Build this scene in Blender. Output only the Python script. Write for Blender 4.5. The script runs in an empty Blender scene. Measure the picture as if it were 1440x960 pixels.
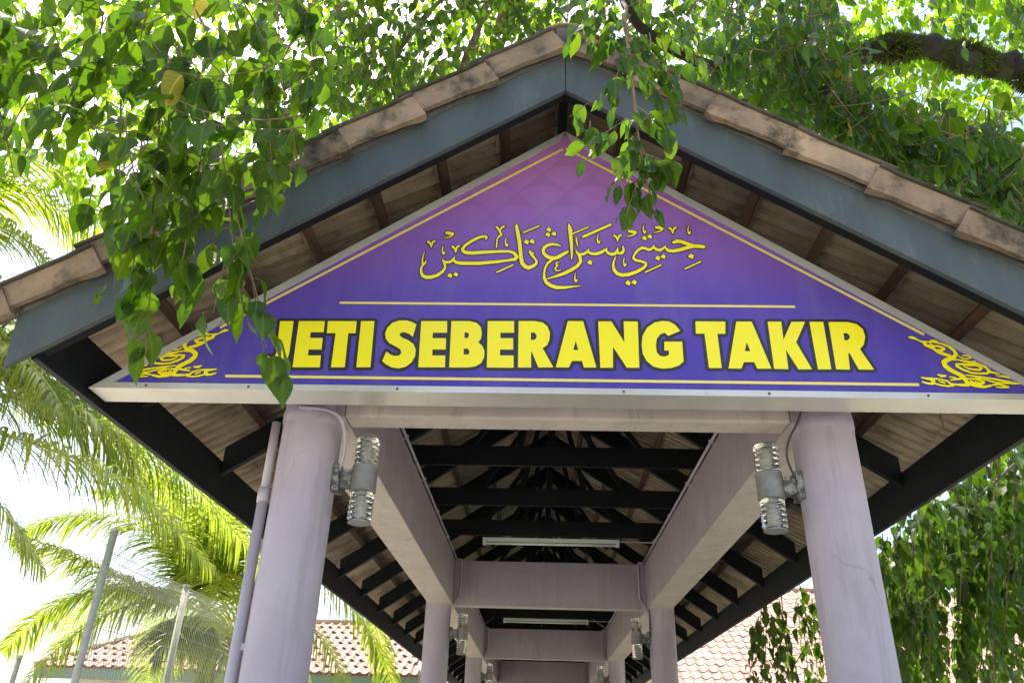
import bpy, bmesh, math, random
import numpy as np
from math import sin, cos, pi, sqrt, radians, atan2
from mathutils import Vector, Matrix
from mathutils.geometry import delaunay_2d_cdt
rng = random.Random(11)
SC = bpy.context.scene
COL = SC.collection

# ------------------------------------------------------------------ camera
CR = Vector((0.99922363, 0.02862692, 0.02706727))
CU = Vector((-0.01065914, -0.46497273, 0.88526083))
CF = Vector((-0.03792783, 0.88486206, 0.4643066))
CC = Vector((-0.1235, -3.7488, 1.5324))
FPX = 1096.1
cd = bpy.data.cameras.new('camera'); cam = bpy.data.objects.new('camera', cd); COL.objects.link(cam)
cam.matrix_world = Matrix(((CR.x, CU.x, -CF.x, CC.x), (CR.y, CU.y, -CF.y, CC.y), (CR.z, CU.z, -CF.z, CC.z), (0, 0, 0, 1)))
cd.sensor_width = 36; cd.sensor_fit = 'HORIZONTAL'; cd.lens = 36 * FPX / 1440; cd.clip_end = 600; cd.clip_start = 0.05
SC.camera = cam

# ------------------------------------------------------------------ light
SUN_EL, SUN_AZ = radians(64), radians(-38)       # azimuth from +Y towards +X
W = bpy.data.worlds.new('World'); SC.world = W; W.use_nodes = True
wn = W.node_tree; bg = wn.nodes['Background']
sky = wn.nodes.new('ShaderNodeTexSky'); sky.sky_type = 'NISHITA'; sky.sun_disc = False
sky.sun_elevation = SUN_EL; sky.sun_rotation = SUN_AZ; sky.air_density = 1.0; sky.dust_density = 3.0; sky.ozone_density = 1.0
wn.links.new(sky.outputs[0], bg.inputs[0]); bg.inputs[1].default_value = 0.15
sd = Vector((cos(SUN_EL) * sin(SUN_AZ), cos(SUN_EL) * cos(SUN_AZ), sin(SUN_EL)))
ld = bpy.data.lights.new('sun', 'SUN'); ld.energy = 4.5; ld.angle = radians(0.53); ld.color = (1, 0.95, 0.86)
sun = bpy.data.objects.new('sun', ld); COL.objects.link(sun); sun.rotation_euler = sd.to_track_quat('Z', 'Y').to_euler()
SC.view_settings.view_transform = 'Standard'; SC.view_settings.look = 'None'
SC.view_settings.exposure = 1.42; SC.view_settings.gamma = 1
SC.cycles.max_bounces = 10; SC.cycles.diffuse_bounces = 6; SC.cycles.transmission_bounces = 6
SC.cycles.use_denoising = True
SC.cycles.sample_clamp_indirect = 8

def ray(px, py): return CF + CR * ((px - 720) / FPX) - CU * ((py - 480) / FPX)
def at(px, py, D): return CC + ray(px, py) * D
def onY(px, py, Y):
    d = ray(px, py); return CC + d * ((Y - CC.y) / d.y)

# ------------------------------------------------------------------ materials
def mat(name, col, rough=.6, metal=0, spec=.5):
    m = bpy.data.materials.new(name); m.use_nodes = True
    p = m.node_tree.nodes['Principled BSDF']
    p.inputs['Base Color'].default_value = (*col, 1); p.inputs['Roughness'].default_value = rough
    p.inputs['Metallic'].default_value = metal; p.inputs['Specular IOR Level'].default_value = spec
    return m
def N(m, t, **kw):
    n = m.node_tree.nodes.new(t)
    for k, v in kw.items():
        if k in n.inputs: n.inputs[k].default_value = v
        else: setattr(n, k, v)
    return n
def K(m, a, b): m.node_tree.links.new(a, b)
def noise_mat(name, c1, c2, scale=4, rough=.7, detail=8, bump=.15, bscale=40, stretch=(1, 1, 1), lo=.35, hi=.65, metal=0, c3=None, s3=1.3, lo3=.5, hi3=.62, spec=.4, coord='Object', rvar=0, bdist=.01):
    m = mat(name, c1, rough, metal, spec); p = m.node_tree.nodes['Principled BSDF']
    tc = N(m, 'ShaderNodeTexCoord'); mp = N(m, 'ShaderNodeMapping'); mp.inputs['Scale'].default_value = stretch
    K(m, tc.outputs[coord], mp.inputs[0])
    if coord == 'Object':
        oi = N(m, 'ShaderNodeObjectInfo'); ml = N(m, 'ShaderNodeMath', operation='MULTIPLY'); ml.inputs[1].default_value = 37
        K(m, oi.outputs['Random'], ml.inputs[0]); cb = N(m, 'ShaderNodeCombineXYZ'); K(m, ml.outputs[0], cb.inputs[0]); K(m, ml.outputs[0], cb.inputs[1]); K(m, cb.outputs[0], mp.inputs['Location'])
    nz = N(m, 'ShaderNodeTexNoise', Scale=scale, Detail=detail, Roughness=.6); K(m, mp.outputs[0], nz.inputs[0])
    mr = N(m, 'ShaderNodeMapRange'); mr.inputs[1].default_value = lo; mr.inputs[2].default_value = hi; K(m, nz.outputs[0], mr.inputs[0])
    mx = N(m, 'ShaderNodeMix', data_type='RGBA'); mx.inputs[6].default_value = (*c1, 1); mx.inputs[7].default_value = (*c2, 1)
    K(m, mr.outputs[0], mx.inputs[0]); out = mx.outputs[2]
    if c3:
        n3 = N(m, 'ShaderNodeTexNoise', Scale=s3, Detail=10, Roughness=.7); K(m, mp.outputs[0], n3.inputs[0])
        r3 = N(m, 'ShaderNodeMapRange'); r3.inputs[1].default_value = lo3; r3.inputs[2].default_value = hi3; K(m, n3.outputs[0], r3.inputs[0])
        m3 = N(m, 'ShaderNodeMix', data_type='RGBA'); m3.inputs[7].default_value = (*c3, 1); K(m, out, m3.inputs[6]); K(m, r3.outputs[0], m3.inputs[0]); out = m3.outputs[2]
    if rvar:
        oi2 = N(m, 'ShaderNodeObjectInfo'); hs = N(m, 'ShaderNodeHueSaturation'); r4 = N(m, 'ShaderNodeMapRange'); r4.inputs[3].default_value = 1 - rvar; r4.inputs[4].default_value = 1 + rvar
        K(m, oi2.outputs['Random'], r4.inputs[0]); K(m, r4.outputs[0], hs.inputs['Value']); K(m, out, hs.inputs['Color']); out = hs.outputs[0]
    K(m, out, p.inputs['Base Color'])
    if bump:
        nb = N(m, 'ShaderNodeTexNoise', Scale=bscale, Detail=6); K(m, mp.outputs[0], nb.inputs[0])
        b = N(m, 'ShaderNodeBump', Strength=bump, Distance=bdist); K(m, nb.outputs[0], b.inputs['Height']); K(m, b.outputs[0], p.inputs['Normal'])
    return m
M = {}
def plaster(c1=(.445, .405, .475), c2=(.385, .345, .405)):
    m = noise_mat('plaster', c1, c2, 2.6, .6, bump=.35, bscale=18, c3=(.30, .27, .29), s3=1.7, lo3=.60, hi3=.80)
    p = m.node_tree.nodes['Principled BSDF']; src = p.inputs['Base Color'].links[0].from_socket
    tc = N(m, 'ShaderNodeTexCoord'); mp = N(m, 'ShaderNodeMapping'); mp.inputs['Scale'].default_value = (9, 9, .7); K(m, tc.outputs['Object'], mp.inputs[0])
    oi = N(m, 'ShaderNodeObjectInfo'); cb = N(m, 'ShaderNodeCombineXYZ'); K(m, oi.outputs['Random'], cb.inputs[0]); sc = N(m, 'ShaderNodeVectorMath', operation='SCALE'); sc.inputs['Scale'].default_value = 50; K(m, cb.outputs[0], sc.inputs[0]); K(m, sc.outputs[0], mp.inputs['Location'])
    n1 = N(m, 'ShaderNodeTexNoise', Scale=1, Detail=6, Roughness=.7); K(m, mp.outputs[0], n1.inputs[0])
    r1 = N(m, 'ShaderNodeMapRange'); r1.inputs[1].default_value = .52; r1.inputs[2].default_value = .74; r1.inputs[4].default_value = .75; K(m, n1.outputs[0], r1.inputs[0])
    m1 = N(m, 'ShaderNodeMix', data_type='RGBA'); m1.inputs[7].default_value = (.27, .24, .235, 1); K(m, src, m1.inputs[6]); K(m, r1.outputs[0], m1.inputs[0])
    vo = N(m, 'ShaderNodeTexVoronoi', feature='DISTANCE_TO_EDGE', Scale=1.1); nw = N(m, 'ShaderNodeTexNoise', Scale=5, Detail=5); av = N(m, 'ShaderNodeVectorMath', operation='ADD'); K(m, tc.outputs['Object'], av.inputs[0]); K(m, sc.outputs[0], av.inputs[1]); K(m, av.outputs[0], nw.inputs[0])
    ad = N(m, 'ShaderNodeMix', data_type='VECTOR'); ad.inputs[0].default_value = .22; K(m, av.outputs[0], ad.inputs[4]); K(m, nw.outputs[1], ad.inputs[5]); K(m, ad.outputs[1], vo.inputs['Vector'])
    r2 = N(m, 'ShaderNodeMapRange'); r2.inputs[1].default_value = .006; r2.inputs[2].default_value = .0; r2.inputs[4].default_value = .38; K(m, vo.outputs['Distance'], r2.inputs[0])
    n2 = N(m, 'ShaderNodeTexNoise', Scale=1.4); K(m, av.outputs[0], n2.inputs[0]); r3 = N(m, 'ShaderNodeMapRange'); r3.inputs[1].default_value = .5; r3.inputs[2].default_value = .6; K(m, n2.outputs[0], r3.inputs[0])
    mm = N(m, 'ShaderNodeMath', operation='MULTIPLY'); K(m, r2.outputs[0], mm.inputs[0]); K(m, r3.outputs[0], mm.inputs[1])
    m2 = N(m, 'ShaderNodeMix', data_type='RGBA'); m2.inputs[7].default_value = (.12, .10, .10, 1); K(m, m1.outputs[2], m2.inputs[6]); K(m, mm.outputs[0], m2.inputs[0]); K(m, m2.outputs[2], p.inputs['Base Color'])
    return m
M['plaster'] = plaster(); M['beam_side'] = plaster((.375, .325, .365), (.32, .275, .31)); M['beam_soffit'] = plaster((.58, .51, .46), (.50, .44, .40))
M['dark_timber'] = noise_mat('dark_timber', (.009, .012, .013), (.006, .008, .009), 3, .6, spec=.2, stretch=(1, 1, 1), bump=.15, bscale=30)
M['barge_paint'] = noise_mat('barge_paint', (.072, .092, .092), (.058, .072, .072), 1.2, .45, bump=.25, bscale=16, stretch=(5, 1, 1.2), c3=(.125, .14, .135), s3=1.6, lo3=.56, hi3=.78)
M['tile'] = noise_mat('tile', (.33, .235, .15), (.19, .145, .105), 6, .88, bump=.7, bscale=38, c3=(.05, .042, .03), s3=4.2, lo3=.50, hi3=.64, rvar=.25)
M['tile_top'] = noise_mat('tile_top', (.10, .082, .06), (.05, .045, .03), 7, .9, bump=.6, bscale=50, c3=(.03, .035, .015), s3=4, rvar=.2)
M['tile_under'] = noise_mat('tile_under', (.39, .315, .225), (.21, .165, .115), 3.5, .85, bump=.3, bscale=40, stretch=(1, 1, 1), c3=(.09, .07, .05), s3=3.2, lo3=.55, hi3=.7, rvar=.25)
M['batten'] = noise_mat('batten', (.115, .06, .033), (.055, .03, .018), 6, .75, stretch=(3, .4, 3), bump=.3, bscale=30, rvar=.2)
M['mortar'] = noise_mat('mortar', (.13, .12, .11), (.07, .065, .06), 8, .9, bump=.5, bscale=30)
M['alu'] = noise_mat('alu', (.66, .65, .60), (.55, .53, .47), 2.5, .33, metal=.35, bump=.08, bscale=12, c3=(.42, .38, .30), s3=3, lo3=.62, hi3=.75)
M['alu_edge'] = noise_mat('alu_edge', (.50, .50, .48), (.42, .42, .40), 4, .45, metal=.2, bump=.05)
M['yellow'] = mat('yellow', (.90, .80, .015), .35); M['gold'] = mat('gold', (.80, .66, .17), .35); M['outline'] = mat('outline', (.03, .028, .032), .3)
M['outline_brown'] = mat('outline_brown', (.05, .018, .02), .3); M['purple_back'] = mat('purple_back', (.05, .02, .06), .4); M['cream'] = mat('cream', (.82, .74, .45), .3)
# printed vinyl: blue-violet that turns to magenta purple towards the apex, faint scale pattern
m = mat('vinyl', (.1, .06, .4), .42, 0, .3); p = m.node_tree.nodes['Principled BSDF']
tc = N(m, 'ShaderNodeTexCoord'); sx = N(m, 'ShaderNodeSeparateXYZ'); K(m, tc.outputs['Object'], sx.inputs[0])
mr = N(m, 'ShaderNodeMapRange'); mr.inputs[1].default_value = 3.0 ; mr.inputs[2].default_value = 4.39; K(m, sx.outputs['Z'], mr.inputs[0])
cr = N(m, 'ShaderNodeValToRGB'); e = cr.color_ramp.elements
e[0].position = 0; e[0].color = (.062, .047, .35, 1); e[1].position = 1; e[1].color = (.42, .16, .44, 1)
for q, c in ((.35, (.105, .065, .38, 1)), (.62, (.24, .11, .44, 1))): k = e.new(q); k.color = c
K(m, mr.outputs[0], cr.inputs[0])
mp = N(m, 'ShaderNodeMapping'); mp.inputs['Rotation'].default_value = (0, radians(45), 0); mp.inputs['Scale'].default_value = (5.5, 1, 5.5); K(m, tc.outputs['Object'], mp.inputs[0])
fr = N(m, 'ShaderNodeVectorMath', operation='FRACTION'); K(m, mp.outputs[0], fr.inputs[0])
vd = N(m, 'ShaderNodeVectorMath', operation='DISTANCE'); sxy = N(m, 'ShaderNodeSeparateXYZ'); K(m, fr.outputs[0], sxy.inputs[0]); cxy = N(m, 'ShaderNodeCombineXYZ'); K(m, sxy.outputs['X'], cxy.inputs[0]); K(m, sxy.outputs['Z'], cxy.inputs[2])
K(m, cxy.outputs[0], vd.inputs[0]); vd.inputs[1].default_value = (0, 0, 0)
rr = N(m, 'ShaderNodeMapRange'); rr.inputs[1].default_value = .90; rr.inputs[2].default_value = 1.0; K(m, vd.outputs['Value'], rr.inputs[0])
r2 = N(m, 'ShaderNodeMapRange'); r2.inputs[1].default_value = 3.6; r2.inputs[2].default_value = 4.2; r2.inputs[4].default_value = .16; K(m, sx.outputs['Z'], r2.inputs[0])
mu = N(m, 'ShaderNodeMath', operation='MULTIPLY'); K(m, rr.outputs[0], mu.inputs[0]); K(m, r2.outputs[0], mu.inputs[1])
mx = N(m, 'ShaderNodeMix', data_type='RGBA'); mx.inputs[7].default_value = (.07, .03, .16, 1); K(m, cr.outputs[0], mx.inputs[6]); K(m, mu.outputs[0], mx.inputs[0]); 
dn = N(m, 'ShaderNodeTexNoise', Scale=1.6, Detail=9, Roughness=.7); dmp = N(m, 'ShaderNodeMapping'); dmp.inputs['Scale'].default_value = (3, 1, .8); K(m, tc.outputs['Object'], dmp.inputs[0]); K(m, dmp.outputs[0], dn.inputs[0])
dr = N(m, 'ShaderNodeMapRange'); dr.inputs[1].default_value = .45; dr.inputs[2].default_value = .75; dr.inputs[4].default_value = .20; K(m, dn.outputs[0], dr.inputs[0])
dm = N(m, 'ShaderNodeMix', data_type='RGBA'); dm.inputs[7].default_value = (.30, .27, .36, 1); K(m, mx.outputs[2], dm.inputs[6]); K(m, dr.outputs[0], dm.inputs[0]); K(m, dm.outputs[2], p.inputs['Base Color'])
wv = N(m, 'ShaderNodeTexNoise', Scale=1.2, Detail=2); K(m, tc.outputs['Object'], wv.inputs[0]); bb = N(m, 'ShaderNodeBump', Strength=.25, Distance=.05); K(m, wv.outputs[0], bb.inputs['Height']); K(m, bb.outputs[0], p.inputs['Normal'])
M['vinyl'] = m
M['lamp_metal'] = noise_mat('lamp_metal', (.30, .30, .29), (.20, .20, .20), 12, .5, metal=.5, bump=.2, bscale=60, c3=(.33, .33, .32), s3=9, lo3=.6, hi3=.7)
M['lamp_flaky'] = noise_mat('lamp_flaky', (.09, .09, .085), (.30, .30, .28), 28, .75, bump=.6, bscale=60, lo=.48, hi=.55)
m = mat('lamp_glass', (.96, .97, .93), .04); p = m.node_tree.nodes['Principled BSDF']; p.inputs['Transmission Weight'].default_value = 1; p.inputs['IOR'].default_value = 1.4; M['glass'] = m
M['glass_ring'] = mat('glass_ring', (.30, .28, .22), .25); M['bulb'] = mat('bulb', (.60, .60, .56), .3)
M['pvc'] = noise_mat('pvc', (.50, .45, .50), (.43, .39, .43), 3, .5, bump=.1)
M['tube_white'] = mat('tube_white', (.78, .78, .72), .35); M['steel'] = noise_mat('steel', (.50, .50, .43), (.40, .40, .34), 9, .5, metal=.1, bump=.1)
M['cable'] = mat('cable', (.30, .30, .29), .6); M['cable_dark'] = mat('cable_dark', (.06, .05, .05), .6)
M['house_tile'] = noise_mat('house_tile', (.46, .28, .21), (.37, .20, .15), 2.5, .7, bump=.2, bscale=20, rvar=.15, c3=(.38, .23, .18), s3=.6, lo3=.55, hi3=.7)
M['house_wall'] = noise_mat('house_wall', (.55, .50, .40), (.48, .44, .36), 1.2, .8); M['fascia'] = mat('fascia', (.16, .22, .16), .5)
M['window_dark'] = mat('window_dark', (.03, .035, .04), .1); M['white_paint'] = mat('white_paint', (.75, .75, .72), .5)
M['bark'] = noise_mat('bark', (.16, .12, .085), (.08, .06, .045), 7, .9, bump=.8, bscale=18)
M['moss_bark'] = noise_mat('moss_bark', (.020, .018, .010), (.011, .010, .007), 9, .95, bump=.9, bscale=30, c3=(.028, .036, .010), s3=3)
M['twig'] = noise_mat('twig', (.22, .17, .10), (.13, .10, .06), 12, .8, bump=.3)
M['ground'] = noise_mat('ground', (.56, .51, .42), (.48, .44, .36), .6, .9, bump=.2, bscale=8, c3=(.18, .20, .09), s3=.12, lo3=.5, hi3=.6)
M['paving'] = noise_mat('paving', (.22, .20, .18), (.17, .155, .14), 1.1, .85, bump=.2, bscale=16)
def leaf_mat(name, c_dark, c_light, trans, tw=.45, rough=.38, veins=True, vari=.5):
    m = bpy.data.materials.new(name); m.use_nodes = True; nt = m.node_tree
    p = nt.nodes['Principled BSDF']; out = nt.nodes['Material Output']
    at_ = N(m, 'ShaderNodeAttribute', attribute_name='leaf_rand'); oi = N(m, 'ShaderNodeObjectInfo')
    ad = N(m, 'ShaderNodeMath', operation='ADD'); K(m, at_.outputs['Fac'], ad.inputs[0]); K(m, oi.outputs['Random'], ad.inputs[1])
    fr = N(m, 'ShaderNodeMath', operation='FRACT'); K(m, ad.outputs[0], fr.inputs[0])
    mx = N(m, 'ShaderNodeMix', data_type='RGBA'); mx.inputs[6].default_value = (*c_dark, 1); mx.inputs[7].default_value = (*c_light, 1); K(m, fr.outputs[0], mx.inputs[0])
    col = mx.outputs[2]
    tr_c = N(m, 'ShaderNodeMix', data_type='RGBA'); t2 = tuple(x * y for x, y in zip(trans, (.55, .75, .5))); tr_c.inputs[6].default_value = (*t2, 1); tr_c.inputs[7].default_value = (*trans, 1); K(m, fr.outputs[0], tr_c.inputs[0]); tcol = tr_c.outputs[2]
    if veins:
        uv = N(m, 'ShaderNodeUVMap'); sp = N(m, 'ShaderNodeSeparateXYZ'); K(m, uv.outputs[0], sp.inputs[0])
        ab = N(m, 'ShaderNodeMath', operation='ABSOLUTE'); K(m, sp.outputs['Y'], ab.inputs[0])
        # side veins: sin(k*(u - 0.55|v|))
        a1 = N(m, 'ShaderNodeMath', operation='MULTIPLY_ADD'); a1.inputs[1].default_value = -.9; K(m, ab.outputs[0], a1.inputs[0]); K(m, sp.outputs['X'], a1.inputs[2])
        a2 = N(m, 'ShaderNodeMath', operation='MULTIPLY'); a2.inputs[1].default_value = 46; K(m, a1.outputs[0], a2.inputs[0])
        a3 = N(m, 'ShaderNodeMath', operation='SINE'); K(m, a2.outputs[0], a3.inputs[0])
        a4 = N(m, 'ShaderNodeMapRange'); a4.inputs[1].default_value = .86; a4.inputs[2].default_value = 1; a4.inputs[4].default_value = .45; K(m, a3.outputs[0], a4.inputs[0])
        a5 = N(m, 'ShaderNodeMapRange'); a5.inputs[1].default_value = .045; a5.inputs[2].default_value = .012; a5.inputs[4].default_value = .8; K(m, ab.outputs[0], a5.inputs[0])
        a6 = N(m, 'ShaderNodeMath', operation='MAXIMUM'); K(m, a4.outputs[0], a6.inputs[0]); K(m, a5.outputs[0], a6.inputs[1])
        mv = N(m, 'ShaderNodeMix', data_type='RGBA'); mv.inputs[7].default_value = (c_light[0] * 2.2, c_light[1] * 1.7, c_light[2] * 1.8, 1); K(m, a6.outputs[0], mv.inputs[0]); K(m, col, mv.inputs[6]); col = mv.outputs[2]
        b = N(m, 'ShaderNodeBump', Strength=.5, Distance=.004); K(m, a6.outputs[0], b.inputs['Height']); K(m, b.outputs[0], p.inputs['Normal'])
        # brown blotches
        tcn = N(m, 'ShaderNodeNewGeometry'); nz = N(m, 'ShaderNodeTexNoise', Scale=22, Detail=4); K(m, tcn.outputs['Position'], nz.inputs[0])
        r = N(m, 'ShaderNodeMapRange'); r.inputs[1].default_value = .64; r.inputs[2].default_value = .70; K(m, nz.outputs[0], r.inputs[0])
        mb = N(m, 'ShaderNodeMix', data_type='RGBA'); mb.inputs[7].default_value = (.16, .11, .03, 1); K(m, r.outputs[0], mb.inputs[0]); K(m, col, mb.inputs[6]); col = mb.outputs[2]
    K(m, col, p.inputs['Base Color']); p.inputs['Roughness'].default_value = rough; p.inputs['Specular IOR Level'].default_value = .3
    ts = N(m, 'ShaderNodeBsdfTranslucent'); K(m, tcol, ts.inputs[0]); ms = N(m, 'ShaderNodeMixShader'); ms.inputs[0].default_value = tw
    K(m, p.outputs[0], ms.inputs[1]); K(m, ts.outputs[0], ms.inputs[2]); K(m, ms.outputs[0], out.inputs[0])
    return m
M['leaf'] = leaf_mat('leaf', (.012, .038, .005), (.044, .095, .010), (.19, .33, .008), tw=.42, rough=.45)
M['leaf_blue'] = leaf_mat('leaf_blue', (.014, .042, .016), (.036, .085, .026), (.18, .34, .015), rough=.38)
M['leaf_shade'] = leaf_mat('leaf_shade', (.012, .036, .006), (.040, .085, .012), (.16, .29, .01), tw=.36)
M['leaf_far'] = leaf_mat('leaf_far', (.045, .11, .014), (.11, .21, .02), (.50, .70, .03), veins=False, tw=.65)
M['leaf_old'] = leaf_mat('leaf_old', (.30, .26, .05), (.38, .30, .06), (.45, .38, .04))
M['palm_leaf'] = leaf_mat('palm_leaf', (.06, .105, .018), (.15, .20, .03), (.60, .66, .05), veins=False, tw=.5, rough=.28)
M['palm_rib'] = mat('palm_rib', (.34, .36, .14), .4); M['palm_trunk'] = noise_mat('palm_trunk', (.22, .18, .13), (.12, .095, .07), 5, .9, bump=.8, bscale=12, stretch=(.3, .3, 3))
M['coconut'] = mat('coconut', (.20, .14, .05), .5)

# ------------------------------------------------------------------ helpers
def link(name, me, m=None, parent=None, mats=None):
    o = bpy.data.objects.new(name, me); COL.objects.link(o)
    if m is not None and not me.materials: me.materials.append(m)
    if mats and not me.materials:
        for x in mats: me.materials.append(x)
    if parent: o.parent = parent
    return o
def tag(o, label=None, cat=None, group=None, kind=None):
    if label: o['label'] = label
    if cat: o['category'] = cat
    if group: o['group'] = group
    if kind: o['kind'] = kind
    return o
def thing(name, label, cat, loc=(0, 0, 0), group=None):
    o = bpy.data.objects.new(name, None); COL.objects.link(o); o.location = loc; o.empty_display_size = .1
    return tag(o, label, cat, group)
def mesh(V, F, name='mesh', smooth=False):
    me = bpy.data.meshes.new(name); me.from_pydata([tuple(v) for v in V], [], F); me.update()
    if smooth: me.polygons.foreach_set('use_smooth', [True] * len(me.polygons))
    return me
class G:
    def __init__(s): s.V = []; s.F = []
    def add(s, V, F):
        b = len(s.V); s.V += [Vector(v) for v in V]; s.F += [tuple(i + b for i in f) for f in F]; return s
    def box(s, x0, x1, y0, y1, z0, z1):
        V = [(x, y, z) for z in (z0, z1) for y in (y0, y1) for x in (x0, x1)]
        return s.add(V, [(0, 2, 3, 1), (4, 5, 7, 6), (0, 1, 5, 4), (2, 6, 7, 3), (0, 4, 6, 2), (1, 3, 7, 5)])
    def beam(s, a, b, w, h, up=(0, 0, 1)):      # a-b centreline, w across, h along 'up'
        a = Vector(a); b = Vector(b); d = (b - a).normalized(); sd_ = d.cross(Vector(up)).normalized(); u = sd_.cross(d).normalized()
        V = []
        for q in (a, b):
            for i, j in ((-1, -1), (1, -1), (1, 1), (-1, 1)): V.append(q + sd_ * (i * w / 2) + u * (j * h / 2))
        return s.add(V, [(3, 2, 1, 0), (4, 5, 6, 7), (0, 1, 5, 4), (1, 2, 6, 5), (2, 3, 7, 6), (3, 0, 4, 7)])
    def tube(s, P, R, n=8, cap=True):
        P = [Vector(q) for q in P]; R = R if hasattr(R, '__len__') else [R] * len(P); b = len(s.V); x = None
        for i, q in enumerate(P):
            d = (P[min(i + 1, len(P) - 1)] - P[max(i - 1, 0)]).normalized()
            if x is None: x = d.orthogonal().normalized()
            x = (x - d * x.dot(d)).normalized(); y = d.cross(x)
            for k in range(n): t = 2 * pi * k / n; s.V.append(q + (x * cos(t) + y * sin(t)) * R[i])
        for i in range(len(P) - 1):
            for k in range(n):
                k2 = (k + 1) % n; s.F.append((b + i * n + k, b + i * n + k2, b + (i + 1) * n + k2, b + (i + 1) * n + k))
        if cap: s.F.append(tuple(b + k for k in reversed(range(n)))); s.F.append(tuple(b + (len(P) - 1) * n + k for k in range(n)))
        return s
    def build(s, name, m, parent=None, smooth=False, bevel=0):
        o = link(name, mesh(s.V, s.F, name, smooth), m, parent)
        if bevel: md = o.modifiers.new('bevel', 'BEVEL'); md.width = bevel; md.segments = 2; md.limit_method = 'ANGLE'
        return o
def smooth_poly(P, it=2):
    for _ in range(it):
        Q = [P[0]]
        for a, b in zip(P[:-1], P[1:]): Q.append(a * .75 + b * .25); Q.append(a * .25 + b * .75)
        Q.append(P[-1]); P = Q
    return P

# ------------------------------------------------------------------ ground
g = G(); g.box(-250, 250, -250, 250, -.5, 0); tag(g.build('ground', M['ground']), kind='structure')
g = G(); g.box(-2.1, 2.1, -14, 26, .004, .12); tag(g.build('walkway', M['paving'], bevel=.01), kind='structure')

# ------------------------------------------------------------------ pavilion
BAY, RF = 5.784, 5.784 / 5
ZB, ZT = 3.0157, 3.5356; XI, XO = 1.1247, 1.4043
SL = .664; ZR = 4.434; XE = 2.2487; YB = -.9038; RX = -.0177; NB = 4
YEND = BAY * NB + .9
ang = math.atan(SL); ca, sa = cos(ang), sin(ang)
pav = thing('pavilion', 'open gabled walkway shelter with lilac round columns, dark timbers and clay tiled roof', 'pavilion', (0, 0, 0))
def column_mesh():
    g = G(); n = 40; P = []
    zs = [.1, .12, .5, 1.2, 2, 2.6, 3.0, 3.25, 3.5]
    for i, z in enumerate(zs):
        for k in range(n):
            t = 2 * pi * k / n; r = .150 + .0015 * sin(3 * t + z * 2) + .001 * sin(7 * t - z * 5)
            g.V.append(Vector((r * cos(t), r * sin(t), z)))
    for i in range(len(zs) - 1):
        for k in range(n): k2 = (k + 1) % n; g.F.append((i * n + k, i * n + k2, (i + 1) * n + k2, (i + 1) * n + k))
    return mesh(g.V, g.F, 'column', True)
cme = column_mesh(); cme.materials.append(M['plaster'])
for k in range(NB + 1):
    for sx_ in (-1, 1):
        o = link('column', cme, None, pav); o.location = (sx_ * 1.3, k * BAY, 0)
beams = []
for k in range(NB + 1):
    g = G(); y = k * BAY; g.box(-XI + .001, XI - .001, y - .079, y + .079, ZB, ZT - .006)
    beams.append(g.build('cross_beam', M['plaster'], pav, bevel=.004 if k else .012))
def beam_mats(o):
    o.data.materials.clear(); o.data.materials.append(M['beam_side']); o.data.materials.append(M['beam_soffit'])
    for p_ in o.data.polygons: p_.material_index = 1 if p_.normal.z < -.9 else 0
# the front cross beam also runs out over the column heads
for sx_ in (-1, 1):
    for k in range(NB):
        y0 = k * BAY - (.079 if k == 0 else 0); y1 = (k + 1) * BAY
        g = G(); g.box(min(sx_ * XI, sx_ * XO), max(sx_ * XI, sx_ * XO), y0 + (.001 if k else 0), y1 - .001, ZB - .0, ZT)
        beams.append(g.build('side_beam', M['plaster'], pav, bevel=.004))
    # rough mortar collar on front column heads
    g = G(); n = 26; ring = []
    r_ = random.Random(5 + sx_)
    for j, (z, rr_) in enumerate(((2.975, .1500), (2.99, .1535), (3.01, .156), (3.03, .1545), (3.06, .1500))):
        for i in range(n):
            t = 2 * pi * i / n; r3 = rr_ + r_.uniform(-.003, .004); g.V.append(Vector((sx_ * 1.3 + r3 * cos(t), r3 * sin(t), z + r_.uniform(-.006, .006))))
    for j in range(4):
        for i in range(n): i2 = (i + 1) % n; g.F.append((j * n + i, j * n + i2, (j + 1) * n + i2, (j + 1) * n + i))
    g.build('mortar_collar', M['plaster'], pav, smooth=True)
def zroof(x, off=0): return ZR - SL * abs(x - RX) + off
# rafters, ties, king posts
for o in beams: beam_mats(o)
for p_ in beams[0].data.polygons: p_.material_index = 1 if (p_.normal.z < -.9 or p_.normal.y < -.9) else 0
nfr = int(YEND / RF) + 1
def slope_prism(y0, y1, x0, x1, o0, o1, side):     # board under the roof between |x| x0..x1, offsets o0..o1 above the soffit line
    V = [(RX + side * x, y, ZR - SL * x + o) for y in (y0, y1) for x in (x0, x1) for o in (o0, o1)]
    F = [(0, 1, 3, 2), (4, 6, 7, 5), (0, 4, 5, 1), (2, 3, 7, 6), (0, 2, 6, 4), (1, 5, 7, 3)]
    return G().add(V, F if side > 0 else [tuple(reversed(f)) for f in F])
raf = {s_: slope_prism(-.025, .025, .027, XE - .026, .14, .329, s_) for s_ in (-1, 1)}
raf = {s_: mesh(v.V, v.F, 'rafter') for s_, v in raf.items()}
tie = mesh(*(lambda g: (g.V, g.F))(G().box(-1.245, 1.245, -.06, -.027, 3.572, 3.735)), 'tie_beam')
kp = mesh(*(lambda g: (g.V, g.F))(G().box(RX - .013, RX + .013, -.052, -.030, 3.736, ZR + .24)), 'king_post')
struts = {(s_, q_): (lambda g: mesh(g.V, g.F, 'strut'))(G().beam((s_ * (.30, .70)[q_], -.012 - .012 * q_, 3.72), (s_ * .06, -.012 - .012 * q_, 4.70 - .03 * q_), .03, .045, (0, 0, 1))) for s_ in (-1, 1) for q_ in (0, 1)}
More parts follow.
